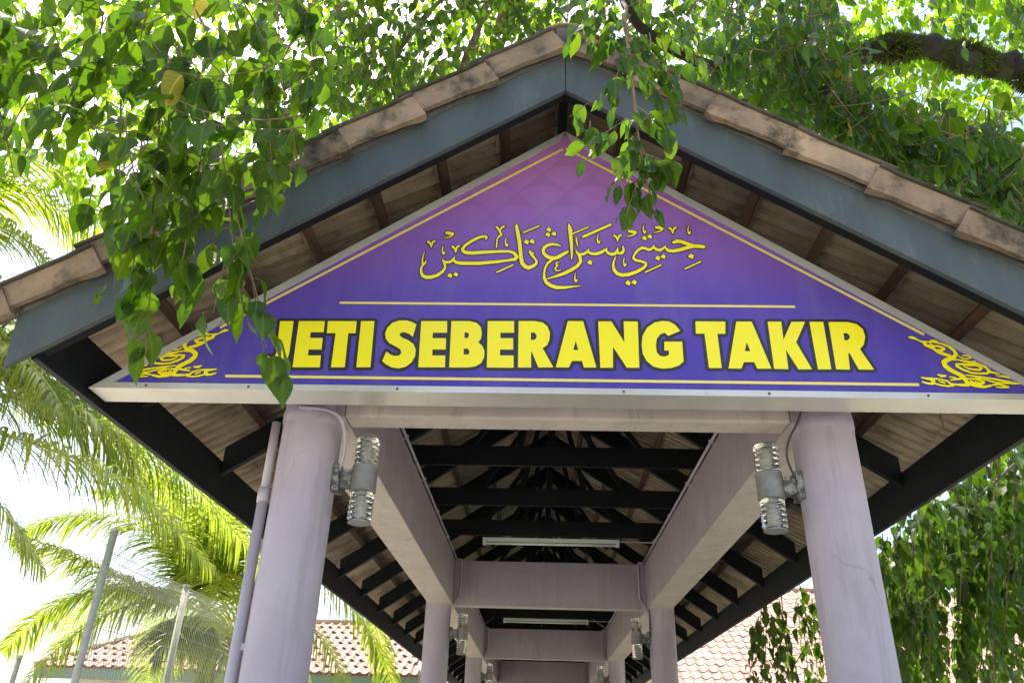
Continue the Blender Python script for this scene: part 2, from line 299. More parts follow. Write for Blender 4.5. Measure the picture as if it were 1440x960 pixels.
for me_ in (*raf.values(), *struts.values(), tie, kp): me_.materials.append(M['dark_timber'])
for k in range(nfr):
    y = k * RF + .035
    for s_ in (-1, 1): link('rafter', raf[s_], None, pav).location.y = y
    if k % 5: link('tie_beam', tie, None, pav).location.y = y
    link('king_post', kp, None, pav).location.y = y
    for s_ in (-1, 1):
        for q_ in (0, 1): link('strut', struts[s_, q_], None, pav).location.y = y
G().box(RX - .024, RX + .024, YB + .03, YEND, 4.665, 4.755).build('ridge_board', M['dark_timber'], pav)
for s_ in (-1, 1):      # wall plates, eave boards
    x0, x1 = sorted((RX + s_ * (XE - .024), RX + s_ * (XE + .012)))
    G().box(x0, x1, YB + .04, YEND, 2.937, 3.19).build('eave_board', M['dark_timber'], pav, bevel=.003)
    x0, x1 = sorted((s_ * 1.24, s_ * 1.33))
    # battens
    for i in range(1, 7):
        x = .335 * i - .02
        if x > XE: break
        u = (ca * s_, 0, -sa); nrm = (sa * s_, 0, ca)
        c = Vector((RX + s_ * x, 0, ZR - SL * x + .331)) + Vector(nrm) * .0165
        # split into lengths
        y = YB + .035; j = 0
        while y < YEND:
            y2 = min(y + 3.47 + (.3 if j == 0 else 0), YEND)
            g = G(); g.beam(c + Vector((0, y, 0)), c + Vector((0, y2 - .004, 0)), .05, .033, nrm)
            g.build('batten', M['batten'], pav); y = y2; j += 1
for s_ in (-1, 1): slope_prism(YB + .0305, YB + .085, .003, XE - .03, .012, .20, s_).build('front_rafter', M['dark_timber'], pav)
# barge boards (front and back)
for s_ in (-1, 1):
    for yy, yt in ((YB, YB + .03), (YEND + .002, YEND + .032)):
        xe = 2.335
        prof = [(0.0, ZR), (xe, ZR - SL * xe), (xe + .02, ZR - SL * xe + .30), (0.0, ZR + .268)]
        a_ = .0012
        V = [(RX + s_ * (x + a_), y, z) for y in (yy, yt) for x, z in prof]
        F = [(0, 1, 2, 3), (7, 6, 5, 4), (0, 4, 5, 1), (1, 5, 6, 2), (2, 6, 7, 3), (3, 7, 4, 0)]
        if s_ < 0: F = [tuple(reversed(f)) for f in F]
        G().add(V, F).build('barge_board', M['barge_paint'], pav, bevel=.003)
# roof tiles: interlocking pan with two rolls, laid in courses of .403 along the slope
TG = .335 / ca; TW = .30
def tile_mesh(side):
    prof = [(0, .004), (.009, .026), (.045, .029), (.055, .003), (.092, .0), (.102, .023), (.141, .025), (.151, .003), (.195, .0), (.206, .026), (.245, .029), (.255, .003), (.299, .0)]
    L = TG + .055; V = []; F = []; n = len(prof)
    for t, top in ((0, 0), (L, 0)):
        for yy, h in prof: V.append((t, yy, h))
        for yy, h in prof: V.append((t, yy, h + .014))
    for i in range(n - 1):
        F += [(i, i + 1, 2 * n + i + 1, 2 * n + i), (n + i, 3 * n + i, 3 * n + i + 1, n + i + 1), (i, n + i, n + i + 1, i + 1), (2 * n + i, 2 * n + i + 1, 3 * n + i + 1, 3 * n + i)]
    F += [(0, 2 * n, 3 * n, n), (n - 1, 2 * n - 1, 4 * n - 1, 3 * n - 1)]
    b = len(V); V += [(.004, .02, -.012), (.03, .02, -.012), (.03, .28, -.012), (.004, .28, -.012), (.004, .02, .003), (.03, .02, .003), (.03, .28, .003), (.004, .28, .003)]
    F += [tuple(b + q for q in f) for f in ((3, 2, 1, 0), (0, 1, 5, 4), (1, 2, 6, 5), (2, 3, 7, 6), (3, 0, 4, 7))]
    # map: t = downslope, yy = along y, h = normal; lower end raised (tilt)
    tilt = .042 / TG; out = []
    for t, yy, h in V:
        hh = h + .012 + t * tilt
        out.append((side * (ca * t + sa * hh), yy, -sa * t + ca * hh))
    if side < 0: F = [tuple(reversed(f)) for f in F]
    return out, F
tsrc = {s_: tile_mesh(s_) for s_ in (-1, 1)}
tme = {s_: mesh(*tsrc[s_], 'roof_tile') for s_ in (-1, 1)}
for v in tme.values(): v.materials.append(M['tile_under'])
def tile_org(s_, i, j):
    t0 = -.012 + i * TG
    return Vector((RX + s_ * ca * (t0 + .02), YB + .028 + j * TW, ZR + .331 + .033 / ca - sa * (t0 + .02)))
ncol = int((YEND - YB) / TW); cells = [(s_, i, j) for s_ in (-1, 1) for i in range(7) for j in range(ncol)]
cells.sort(key=lambda c: c[2]); rest = G(); tr = random.Random(3)
for n_, (s_, i, j) in enumerate(cells):
    q = tile_org(s_, i, j) + Vector((0, tr.uniform(-.004, .004), tr.uniform(0, .006)))
    if n_ < 294: o = link('roof_tile', tme[s_], None, pav); o.location = q
    else: rest.add([Vector(v) + q for v in tsrc[s_][0]], tsrc[s_][1])
tag(rest.build('far_roof_tiles', M['tile_under'], pav), kind='stuff')
# verge tiles with a hanging flange
def verge_mesh(s_, seed):
    r = random.Random(seed); L = TG + .07; prof = []
    # section across (y,h): flange down then over the top
    tilt = .030 / TG; n = 8; V = []; F = []
    sec = [(-.048, -.078), (-.048, .040), (-.062, .043), (-.062, .056), (.15, .060), (.15, .044), (-.026, .036), (-.026, -.078)]
    jit = [r.uniform(-.004, .004) for _ in range(n + 2)]
    for a in range(n + 1):
        t = L * a / n if a < n else L
        for k, (yy, h) in enumerate(sec):
            if k in (0, 7): h += jit[a] + (0 if a > 1 else -.012)
            fr_ = 1 - a / n
            lip = .010 * fr_ + (.009 if a <= 1 else 0) if k in (0, 1, 2, 3) else 0
            if a == 1: t = L * .07
            hh = h + t * tilt
            V.append((s_ * (ca * t + sa * hh), yy - lip, -sa * t + ca * hh))
    m_ = len(sec)
    for a in range(n):
        for k in range(m_):
            k2 = (k + 1) % m_; F.append((a * m_ + k, a * m_ + k2, (a + 1) * m_ + k2, (a + 1) * m_ + k))
    F += [tuple(range(m_)), tuple(reversed(range(n * m_, (n + 1) * m_)))]
    if s_ > 0: F = [tuple(reversed(f)) for f in F]
    me = mesh(V, F, 'verge_tile'); me.materials.append(M['tile']); me.materials.append(M['tile_top'])
    for a in range(n):
        for k in (1, 2, 3): me.polygons[a * m_ + k].material_index = 1
    return me
for s_, x00 in ((-1, .045), (1, .04)):
    for i in range(8):
        me_ = verge_mesh(s_, 40 + i)
        o = link('verge_tile', me_, None, pav); x = x00 + .335 * i
        o.location = (RX + s_ * x + rng.uniform(-.006, .006), YB + .002 + rng.uniform(-.006, .003), ZR + .335 - SL * x + rng.uniform(-.005, .005)); o.rotation_euler = (rng.uniform(-.03, .02), rng.uniform(-.018, .018), 0)
        me2 = me_; o2 = link('verge_tile', me2, None, pav); o2.location = (RX + s_ * x, YEND + .06, ZR + .345 - SL * x); o2.rotation_euler = (0, 0, 0)
# mortar bedding strip under the verge
for s_ in (-1, 1):
    slope_prism(YB - .005, YB + .026, .01, 2.34, .25, .34, s_).build('mortar_bed', M['mortar'], pav)
# ridge tiles
def ridge_mesh():
    g = G(); n = 8
    for a, (y, sc_) in enumerate(((0, 1.0), (.03, 1.0), (.035, .9), (.40, .9))):
        for rr_ in (.125 * sc_, .125 * sc_ - .016):
            for k in range(n + 1):
                t = pi * (k / n) ; x = -rr_ * cos(t) ; z = rr_ * .72 * sin(t) - .03
                g.V.append(Vector((x, y, z)))
    m_ = 2 * (n + 1)
    for a in range(3):
        for k in range(n): g.F.append((a * m_ + k, (a + 1) * m_ + k, (a + 1) * m_ + k + 1, a * m_ + k + 1)); q = n + 1; g.F.append((a * m_ + q + k, a * m_ + q + k + 1, (a + 1) * m_ + q + k + 1, (a + 1) * m_ + q + k))
    for k in range(n): g.F.append((k, k + 1, n + 2 + k, n + 1 + k))
    return mesh(g.V, g.F, 'ridge_tile', False)
rme = ridge_mesh(); rme.materials.append(M['tile'])
for j in range(int((YEND - YB) / .37) + 1):
    link('ridge_tile', rme, None, pav).location = (RX, YB - .03 + j * .37, ZR + .385)
g = G(); g.box(RX - .05, RX + .05, YB - .02, YB + .05, ZR + .25, ZR + .425); g.build('mortar_cap', M['mortar'], pav, bevel=.01)

# ------------------------------------------------------------------ sign
SY = -.51; SXB = 2.2123; SZB = 2.9669; SZA = 4.5284; SX0 = -.0085
sign = thing('gable_sign', 'triangular purple sign board in the gable with yellow jetty name and metal frame', 'sign', (0, SY, SZB))
def sobj(o):      # geometry given in world coordinates
    o.parent = sign; o.matrix_parent_inverse = Matrix.Translation((0, -SY, -SZB)); return o
sl = (SZA - SZB) / SXB
def tri_box(x, z0, za, y0, y1):
    V = [(SX0 - x, y0, z0), (SX0 + x, y0, z0), (SX0, y0, za), (SX0 - x, y1, z0), (SX0 + x, y1, z0), (SX0, y1, za)]
    return V, [(0, 1, 2), (5, 4, 3), (0, 3, 4, 1), (1, 4, 5, 2), (2, 5, 3, 0)]
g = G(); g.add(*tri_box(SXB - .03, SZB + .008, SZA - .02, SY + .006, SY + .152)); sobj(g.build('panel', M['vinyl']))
# frame rails: profile front lip, outer skin
def rail(a, b, out, lip, dep):
    a = Vector(a); b = Vector(b); d = (b - a).normalized(); y = Vector((0, 1, 0)); o_ = Vector(out)
    ln = (b - a).length; V = []; F = []
    for q, ext in ((a, 1), (b, -1)):
        for (p_, yy, sh) in ((0, 0, 0), (lip, 0, 1), (lip, .012, 1), (.006, .012, .1), (.006, dep, .1), (0, dep, 0)):
            V.append(q + o_ * (-p_) + y * yy + d * (ext * p_ * (1.5 if lip > 0 else 0)))
    n = 6
    for k in range(n): k2 = (k + 1) % n; F.append((k, k2, n + k2, n + k))
    F += [tuple(reversed(range(n))), tuple(range(n, 2 * n))]
    return V, F
no = Vector((sl, 0, 1)).normalized()
for s_ in (-1, 1):
    V, F = rail((SX0, SY, SZA), (SX0 + s_ * SXB, SY, SZB), (s_ * no.x, 0, no.z), .039, .160)
    if s_ < 0: F = [tuple(reversed(f)) for f in F]
    g = G(); g.add(V, F); o = sobj(g.build('frame_rail', M['alu_edge']))
V, F = rail((SX0 - SXB, SY - .001, SZB), (SX0 + SXB, SY - .001, SZB), (0, 0, -1), .030, .163); g = G(); g.add(V, F); sobj(g.build('frame_rail', M['alu']))
g = G()
for x, y in ((-1.95, -.2), (-1.47, -.255), (-.78, -.26), (.25, -.262), (.9, -.262), (1.6, -.26)): g.tube([(x, SY + .003, SZB + .014), (x, SY - .004, SZB + .014)], .006, 8)

for x in (-1.5, -.75, 0, .75, 1.5): sobj(G().box(x - .02, x + .02, SY + .162, -.081, SZB + .12, SZB + .16).build('bracket', M['steel']))
sobj(g.build('rivets', M['cable_dark'])).__setitem__('kind', 'stuff')
def cdt_fill(polys, holes=()):
    V = []; E = []
    for P in list(polys) + list(holes):
        b = len(V); V += [Vector(q) for q in P]; E += [(b + i, b + (i + 1) % len(P)) for i in range(len(P))]
    v, e, f, *_ = delaunay_2d_cdt(V, E, [], 0, 1e-5)
    def inside(P, x, y):
        c = False; j = len(P) - 1
        for i in range(len(P)):
            if (P[i][1] > y) != (P[j][1] > y) and x < (P[j][0] - P[i][0]) * (y - P[i][1]) / (P[j][1] - P[i][1]) + P[i][0]: c = not c
            j = i
        return c
    bbs = [(min(q[0] for q in P), max(q[0] for q in P), min(q[1] for q in P), max(q[1] for q in P)) for P in polys]
    keep = []
    for t in f:
        x = sum(v[i][0] for i in t) / len(t); y = sum(v[i][1] for i in t) / len(t)
        if any(b[0] <= x <= b[1] and b[2] <= y <= b[3] and inside(P, x, y) for P, b in zip(polys, bbs)) and not any(inside(P, x, y) for P in holes): keep.append(tuple(t))
    return v, keep
def flat(name, polys, holes, y, m, mirror=False):
    v, f = cdt_fill(polys, holes); s_ = -1 if mirror else 1
    th = .0012; n = len(v)
    V = [(2 * SX0 - .03 - q[0] if mirror else q[0], y, q[1]) for q in v]
    me = mesh(V, f, name); bm = bmesh.new(); bm.from_mesh(me)
    bmesh.ops.recalc_face_normals(bm, faces=bm.faces)
    for fc in bm.faces:
        if fc.normal.y > 0: fc.normal_flip()
    bm.to_mesh(me); bm.free()
    return sobj(link(name, me, m))
def disc(c, r, n=10): return [(c[0] + r * cos(2 * pi * k / n), c[1] + r * sin(2 * pi * k / n)) for k in range(n)]
def pix(P, ox, oy, s_): return [(lambda w: (w.x, w.z))(onY(ox + x / s_, oy + y / s_, SY)) for x, y in P]
def stroke_polys(S, grow=0):      # S: (x, z, half width)
    out = []
    for (x, y, w) in S: out.append(disc((x, y), w + grow, 10))
    for (x0, y0, w0), (x1, y1, w1) in zip(S[:-1], S[1:]):
        d = sqrt((x1 - x0) ** 2 + (y1 - y0) ** 2) or 1e-6; nx, ny = -(y1 - y0) / d, (x1 - x0) / d; a = w0 + grow; b = w1 + grow
        out.append([(x0 + nx * a, y0 + ny * a), (x0 - nx * a, y0 - ny * a), (x1 - nx * b, y1 - ny * b), (x1 + nx * b, y1 + ny * b)])
    return out
LA, LB = (360, 420, 3.1304), (780, 420, 3.1304)
LET = [
 (LA, [(105,97),(165,97),(146,235),(136,270),(110,295),(70,303),(45,298),(50,252),(70,254),(84,248),(90,230)], []),
 (LA, [(188,97),(303,97),(297,146),(240,146),(237,171),(293,171),(288,222),(231,222),(228,248),(285,248),(280,300),(160,300)], []),
 (LA, [(316,97),(443,97),(438,150),(406,150),(390,300),(329,300),(350,150),(311,150)], []),
 (LA, [(462,97),(521,97),(503,300),(441,300)], []),
 (LA, [(706,112),(690,166),(672,152),(650,145),(634,150),(632,160),(644,170),(670,181),(693,198),(703,222),(700,250),(685,278),(660,297),(628,305),(595,300),(568,285),(555,272),(574,230),(590,243),(610,250),(630,248),(640,236),(634,220),(612,207),(588,195),(572,176),(568,152),(578,126),(600,104),(630,94),(662,94),(688,101)], []),
 (LA, [(727,97),(841,97),(841,148),(778,148),(777,172),(836,172),(835,222),(776,222),(776,248),(833,248),(832,300),(714,300)], []),
 (LA, [(860,97),(940,97),(970,104),(989,122),(994,150),(990,175),(978,190),(996,205),(1006,228),(1004,258),(990,282),(965,296),(930,301),(850,301)], [[(918,147),(932,147),(938,158),(933,171),(917,172)],[(914,218),(932,218),(940,230),(936,243),(914,244)]]),
 (LA, [(1020,97),(1136,97),(1136,148),(1076,148),(1076,172),(1132,172),(1132,222),(1074,222),(1074,248),(1134,248),(1134,302),(1016,301)], []),
 (LA, [(1156,97),(1230,97),(1262,103),(1283,120),(1294,148),(1292,178),(1282,202),(1262,216),(1309,300),(1243,301),(1214,232),(1211,232),(1211,301),(1153,301)], [[(1210,147),(1226,147),(1235,158),(1234,172),(1224,180),(1210,180)]]),
 (LB, [(58,97),(125,97),(184,301),(129,301),(120,272),(77,272),(62,301),(5,300)], [[(93,185),(104,224),(82,224)]]),
 (LB, [(192,98),(250,98),(307,190),(304,98),(366,99),(373,302),(318,302),(257,210),(257,302),(201,302)], []),
 (LB, [(553,140),(530,112),(505,99),(475,96),(440,103),(408,125),(388,160),(383,200),(388,240),(405,272),(435,297),(475,306),(515,303),(548,292),(568,275),(562,187),(483,187),(483,226),(503,226),(503,246),(485,253),(465,250),(450,235),(446,205),(450,175),(465,155),(485,148),(500,162)], []),
 (LB, [(620,98),(752,99),(752,153),(717,153),(736,303),(680,303),(660,152),(622,152)], []),
 (LB, [(800,99),(868,99),(955,306),(893,306),(879,277),(834,277),(822,306),(766,305)], [[(846,190),(862,229),(838,229)]]),
 (LB, [(938,99),(998,99),(1008,178),(1043,100),(1103,100),(1064,190),(1134,309),(1074,309),(1018,222),(1030,308),(967,307)], []),
 (LB, [(1122,100),(1183,100),(1219,309),(1160,309)], []),
 (LB, [(1206,101),(1290,101),(1330,110),(1358,132),(1368,165),(1362,200),(1345,220),(1407,310),(1340,310),(1299,238),(1293,238),(1301,310),(1240,309)], [[(1272,150),(1288,150),(1299,160),(1300,172),(1290,181),(1277,182)]])]
for n_, (fr_, P, H) in enumerate(LET):
    P = pix(P, *fr_); H = [pix(h, *fr_) for h in H]; w = .0148
    S = [(x, z, w) for x, z in P + [P[0]]]
    # neighbouring outlines overlap on the print: step each by a hair so no two share a plane
    Hin = []
    for h in H:
        cx_ = sum(q[0] for q in h) / len(h); cz_ = sum(q[1] for q in h) / len(h)
        if len(h) > 3: Hin.append([(cx_ + (q[0] - cx_) * .3, cz_ + (q[1] - cz_) * .3) for q in h])
    ol = flat('letter_outline', [P] + stroke_polys(S), Hin, SY + .0040 - .00012 * (n_ % 2), M['outline'])
    le = flat('letter', [P], H, SY + .0028, M['yellow'])
    ol.parent = le; ol.matrix_parent_inverse = Matrix.Identity(4)
# Jawi line: strokes (x, y, half width) in 9.6x enlargements
JA, JB, JC = (580, 305, 9.6), (715, 305, 9.6), (850, 305, 9.6)
def T_(S, dx, dy): return [(x + dx, y + dy, w) for x, y, w in S]
hook = [(415,385,4),(402,430,7),(408,480,11),(420,495,13),(438,470,8)]
vA = [(212,332,17),(238,352,13),(255,412,4)]; vB = [(294,325,17),(272,335,12),(255,395,8)]
cres = [(462,212,20),(500,216,26),(540,222,20),(545,235,14),(525,255,11),(490,270,9),(425,286,4)]
def dia(x, y, r): return [(x - r * .05, y - r * 1.05), (x + r * 1.05, y - r * .25), (x + r * .6, y + r * .95), (x - r * 1.0, y + r * .15)]
J = [
 (JA, [(408,572,8),(425,600,16),(440,650,14),(438,690,14),(400,740,20),(330,785,23),(250,808,26),(190,810,26),(140,790,22),(117,750,17),(115,700,14),(130,655,12),(150,635,14),(172,615,12),(183,585,6)]),
 (JA, [(162,462,3),(145,520,7),(133,570,9),(135,615,12),(145,640,12)]),
 (JA, [(412,585,12),(440,602,18),(475,608,20),(520,600,18),(552,562,14),(570,538,7)]),
 (JA, [(552,575,14),(590,610,22),(650,620,26),(900,622,26),(1150,600,22),(1300,580,18),(1385,566,24),(1412,535,22),(1372,482,22),(1300,460,18),(1180,462,20),(1000,470,24),(820,483,26),(730,480,26),(685,460,22),(675,430,20),(710,380,19),(790,325,21),(880,280,22),(940,262,20),(985,258,16),(1000,272,17),(988,302,8)]),
 (JA, [(1140,742,11),(1355,645,11)]),
 (JA, vA), (JA, vB), (JA, T_(vA, 330, 66)), (JA, T_(vB, 330, 66)),
 (JA, [(1140,135,18),(1162,160,13),(1180,205,10)]), (JA, [(1228,128,18),(1200,145,12),(1180,190,9),(1192,215,13),(1200,240,15),(1162,262,11),(1142,300,8),(1134,405,9)]),
 (JA, hook), (JA, T_(hook, 853, -110)), (JA, cres),
 (JB, [(108,92,7),(110,130,22),(130,230,24),(150,340,24),(160,450,24),(170,550,24),(185,620,26),(225,665,28),(270,682,28),(330,662,24),(372,630,18),(382,595,14),(358,558,13),(318,512,18),(292,475,16),(288,445,7)]),
 (JB, [(292,470,12),(345,490,6)]),
 (JB, [(202,207,10),(415,117,10)]),
 (JB, [(705,390,7),(660,372,15),(600,362,19),(540,372,21),(490,402,22),(467,440,20),(478,490,20),(520,530,26),(590,555,29),(650,548,27),(720,510,25),(780,475,21),(808,457,8)]),
 (JB, [(590,572,18),(530,620,16),(497,680,13),(482,750,13),(482,820,17),(512,880,22),(570,922,25),(650,948,26),(760,948,20),(880,935,12),(980,926,4)]),
 (JB, [(684,613,6),(652,608,8),(640,632,9),(668,652,9),(642,668,9),(630,700,9),(652,722,10),(708,716,5)]),
 (JB, [(815,88,7),(825,140,22),(840,250,24),(853,400,19),(856,500,14),(850,572,5)]), (JB, [(828,120,14),(860,188,8)]),
 (JB, [(868,222,10),(1080,132,10)]), (JB, [(1012,263,18),(1376,102,18)]),
 (JB, [(913,265,6),(922,320,11),(935,393,6)]),
 (JB, [(915,452,8),(925,480,15),(960,500,19),(1010,500,20),(1060,470,18),(1087,428,6)]),
 (JB, [(945,495,18),(968,540,20),(975,600,20),(930,660,22),(850,710,24),(760,755,24),(660,790,18),(580,815,11),(510,832,4)]),
 (JB, [(1078,460,14),(1110,490,21),(1180,495,23),(1250,475,22),(1305,440,17),(1335,422,7)]),
 (JB, [(1322,450,14),(1348,485,20),(1390,502,22),(1436,492,22),(1472,450,14),(1476,410,6)]),
 (JC, [(165,465,16),(200,490,20),(238,482,20),(262,442,16),(250,390,8)]),
 (JC, [(155,528,5),(130,590,12),(118,650,16),(130,710,20),(170,758,24),(240,782,26),(330,773,26),(430,738,23),(520,690,20),(562,650,16),(556,617,18),(500,595,18),(420,580,20),(392,553,16),(402,510,13),(450,447,17),(510,412,21),(560,422,21),(600,440,21),(645,420,16),(675,372,6)]),
 (JC, [(662,400,13),(700,435,20),(750,445,21),(795,420,16),(830,382,6)]),
 (JC, [(822,410,12),(860,450,22),(930,457,25),(1020,440,24),(1110,412,26),(1200,390,28),(1270,390,28),(1340,400,25)]),
 (JC, [(935,340,20),(985,322,27),(1040,330,27),(1120,358,26),(1200,385,26)]),
 (JC, [(552,742,10),(765,645,10)]), (JC, [(1090,695,10),(1300,600,10)]),
 (JC, T_(vA, -75, -82)), (JC, T_(vB, -75, -82)), (JC, T_(vA, 668, -185)), (JC, T_(vB, 668, -185)),
 (JC, T_(hook, -145, 160)), (JC, T_(hook, 122, -285)), (JC, T_(hook, 725, -272)), (JC, T_(cres, -125, -22)), (JC, T_(cres, 240, -75)),
 (JB, T_(hook, 798, -148)), (JB, T_(hook, 492, 372))]
D_ = [(JA,502,788,34),(JA,582,772,33),(JB,240,335,36),(JB,318,328,36),(JB,543,168,34),(JB,530,236,34),(JB,612,225,34),(JB,1097,612,36),(JC,538,284,34),(JC,610,262,34),(JC,718,553,36),(JC,792,532,34),(JC,1168,528,40),(JC,317,888,38),(JC,400,878,36)]
PXM = .003043 / 9.6 * 1.22
polys = []; opolys = []; cream = []
for fr_, S in J:
    c = pix([(x, y) for x, y, w in S], *fr_); k_ = PXM * 1.0
    SS = [(x, z, w * k_) for (x, z), (_, _, w) in zip(c, S)]
    polys += stroke_polys(SS); opolys += stroke_polys(SS, .0050)
for fr_, x, y, r in D_:
    P = pix(dia(x, y, r), *fr_); polys.append(P); opolys += [P] + stroke_polys([(a, b, .0042) for a, b in P + [P[0]]])
jl = flat('jawi_lettering', polys, [], SY + .0028, M['yellow'])
jo = flat('jawi_outline', opolys, [], SY + .0040, M['outline_brown']); jo.parent = jl; jo.matrix_parent_inverse = Matrix.Identity(4)
# scroll ornament in each corner
OR = (1275, 465, 8.727)
O = [
 [(30,75,9),(70,78,19),(115,95,14),(160,120,8),(220,140,22),(235,170,22),(290,190,22),(340,218,18),(380,262,10),(450,285,14),(530,300,20)],
 [(220,130,10),(320,133,10),(420,150,12),(520,190,15),(585,240,19),(612,285,22),(570,330,26),(500,350,28),(458,382,28),(475,425,30),(530,470,30),(610,512,26),(690,550,28),(720,590,28),(750,635,24),(850,672,18),(950,685,16),(1035,668,14)],
 [(300,118,10),(345,118,14),(385,130,6)],
 [(290,150,8),(330,185,13),(400,185,14),(462,215,18),(430,238,16),(350,232,12)], [(380,262,8),(430,255,8),(490,280,8)],
 [(560,352,10),(640,352,9),(760,378,16),(880,398,12),(970,440,16),(1020,490,18),(990,518,15),(900,520,13),(800,512,12),(690,470,16),(622,430,18),(610,405,12),(680,405,14),(780,415,18),(860,418,14),(925,450,14),(900,475,14),(810,470,13),(745,452,11),(705,430,9)],
 [(780,400,22),(830,375,14),(850,365,5)],
 [(645,310,7),(690,335,9),(755,338,8),(795,325,8),(750,303,9),(690,298,8)],
 [(730,540,9),(900,560,10),(1100,592,14),(1250,622,15),(1418,650,4)], [(820,555,6),(930,585,9),(1100,632,11),(1300,645,9),(1380,648,5)],
 [(1020,500,16),(1100,515,13),(1145,522,6)], [(1100,545,6),(1190,555,14),(1265,575,10)],
 [(720,590,14),(770,580,9),(880,592,14),(950,625,18),(920,652,14),(850,645,12),(790,610,14)], [(850,620,10),(900,632,6)],
 [(1060,660,11),(1130,652,10),(1185,665,13),(1255,688,10),(1180,692,9),(1100,685,8)],
 [(182,568,7),(240,580,13),(320,590,22),(330,620,24),(318,645,16),(260,642,13),(195,622,9)],
 [(330,585,14),(420,590,9),(500,612,12),(540,645,14),(600,655,12),(680,660,18),(760,662,18)], [(335,640,10),(420,662,12),(510,675,11),(580,668,10)],
 [(400,615,8),(450,628,12),(480,640,6)], [(540,600,8),(640,588,14),(700,570,20)],
 [(388,535,10),(430,548,16),(485,550,10),(420,560,7)], [(530,562,8),(600,572,11)]]
polys = []; opolys = []
for S in O:
    c = pix([(x, y) for x, y, w in S], *OR); k_ = .003045 / 8.727
    SS = [(x, z, w * k_ * 1.12) for (x, z), (_, _, w) in zip(c, S)]; polys += stroke_polys(SS); opolys += stroke_polys(SS, .0022)
for mir in (False, True):
    a = flat('ornament', polys, [], SY + .0028, M['yellow'], mir); b = flat('ornament_outline', opolys, [], SY + .0040, M['outline_brown'], mir); b.parent = a; b.matrix_parent_inverse = Matrix.Identity(4)
def bar(P, w, y, m, nm='border_line'):
    return flat(nm, stroke_polys([(x, z, w) for x, z in P])[len(P):], [], y, m)
wR = onY(1300, 470, SY); wA = onY(807, 214, SY); wM1 = onY(477, 428, SY); wM2 = onY(1118, 428, SY)
bar([(SX0 + .005, wA.z + .028), (wR.x, wR.z)], .0073, SY + .0028, M['gold']); bar([(SX0 - .012, wA.z + .023), (2 * SX0 - wR.x, wR.z)], .0073, SY + .0028, M['gold'])
bar([(wM1.x, 3.436), (wM2.x, 3.436)], .0063, SY + .0028, M['gold']); bar([(-1.591, 3.0367), (1.574, 3.0367)], .0070, SY + .0028, M['gold'])

# ------------------------------------------------------------------ wall lamps
def lathe(prof, n=28):
    g = G()
    for r, z in prof:
        for k in range(n): t = 2 * pi * k / n; g.V.append(Vector((r * cos(t), r * sin(t), z)))
    for i in range(len(prof) - 1):
        for k in range(n): k2 = (k + 1) % n; g.F.append((i * n + k, i * n + k2, (i + 1) * n + k2, (i + 1) * n + k))
    g.F.append(tuple(reversed(range(n)))); g.F.append(tuple((len(prof) - 1) * n + k for k in range(n)))
    return g
glass_prof = [(.052, 0)]
for i in range(5):
    z = .006 + i * .027; glass_prof += [(.052, z), (.060, z + .004), (.060, z + .018), (.052, z + .022)]
glass_prof += [(.052, .142)]
def lamp_parts():
    parts = []
    body = lathe([(.060, -.068), (.065, -.064), (.065, -.058), (.0635, -.055), (.0635, .055), (.065, .058), (.065, .064), (.060, .068)])
    parts.append(('lamp_body', mesh(body.V, body.F, 'lamp_body', False), 'lamp_metal'))
    for s_ in (1, -1):
        gl = lathe(glass_prof); V = [Vector((v.x, v.y, s_ * (v.z + .069))) for v in gl.V]; F = gl.F if s_ > 0 else [tuple(reversed(f)) for f in gl.F]
        parts.append(('glass_shade', mesh(V, F, 'glass_shade', False), 'glass'))
        bu = lathe([(.014, 0), (.014, .03), (.022, .04), (.022, .115), (.012, .125)], 12); V = [Vector((v.x, v.y, s_ * (v.z + .072))) for v in bu.V]; F = bu.F if s_ > 0 else [tuple(reversed(f)) for f in bu.F]
        parts.append(('bulb', mesh(V, F, 'bulb', True), 'bulb'))
        for zz in (.017, .044, .071, .098, .125):
            rg = lathe([(.0605, -.0015), (.0612, 0), (.0605, .0015), (.0600, 0)]); parts.append(('shade_ring', mesh([Vector((v.x, v.y, v.z + s_ * (.069 + zz))) for v in rg.V], rg.F[:-2], 'shade_ring'), 'glass_ring'))
        cp = lathe([(.050, 0), (.0555, .001), (.0555, .010), (.050, .012)]); V = [Vector((v.x, v.y, s_ * (v.z + .2115))) for v in cp.V]; F = cp.F if s_ > 0 else [tuple(reversed(f)) for f in cp.F]
        parts.append(('end_cap', mesh(V, F, 'end_cap', False), 'lamp_metal'))
    g = G(); g.box(-.118, -.060, -.028, .028, -.045, .045); parts.append(('bracket_arm', mesh(g.V, g.F, 'bracket_arm'), 'lamp_flaky'))
    g = G(); g.box(-.150, -.119, -.045, .045, -.068, .068); parts.append(('back_plate', mesh(g.V, g.F, 'back_plate'), 'lamp_flaky'))
    for n_, me_, mt in parts: me_.materials.append(M[mt])
    return parts
LP = lamp_parts()
lab = {(-1, 0): 'clear ribbed glass wall lamp on the front left column', (1, 0): 'clear ribbed glass wall lamp on the front right column, wire above it',
       (-1, 1): 'ribbed glass wall lamp on the second column of the left row', (1, 1): 'ribbed glass wall lamp on the second column of the right row',
       (-1, 2): 'small far wall lamp on the third column of the left row', (1, 2): 'small far wall lamp on the third column of the right row'}
for k in range(3):
    for s_ in (-1, 1):
        t = thing('wall_lamp', lab[(s_, k)], 'wall lamp', (s_ * 1.003, k * BAY, 2.712), 'up and down wall lamps on the columns')
        t.rotation_euler = (0, 0, 0 if s_ < 0 else pi)
        for n_, me_, mt in LP: link(n_, me_, None, t)

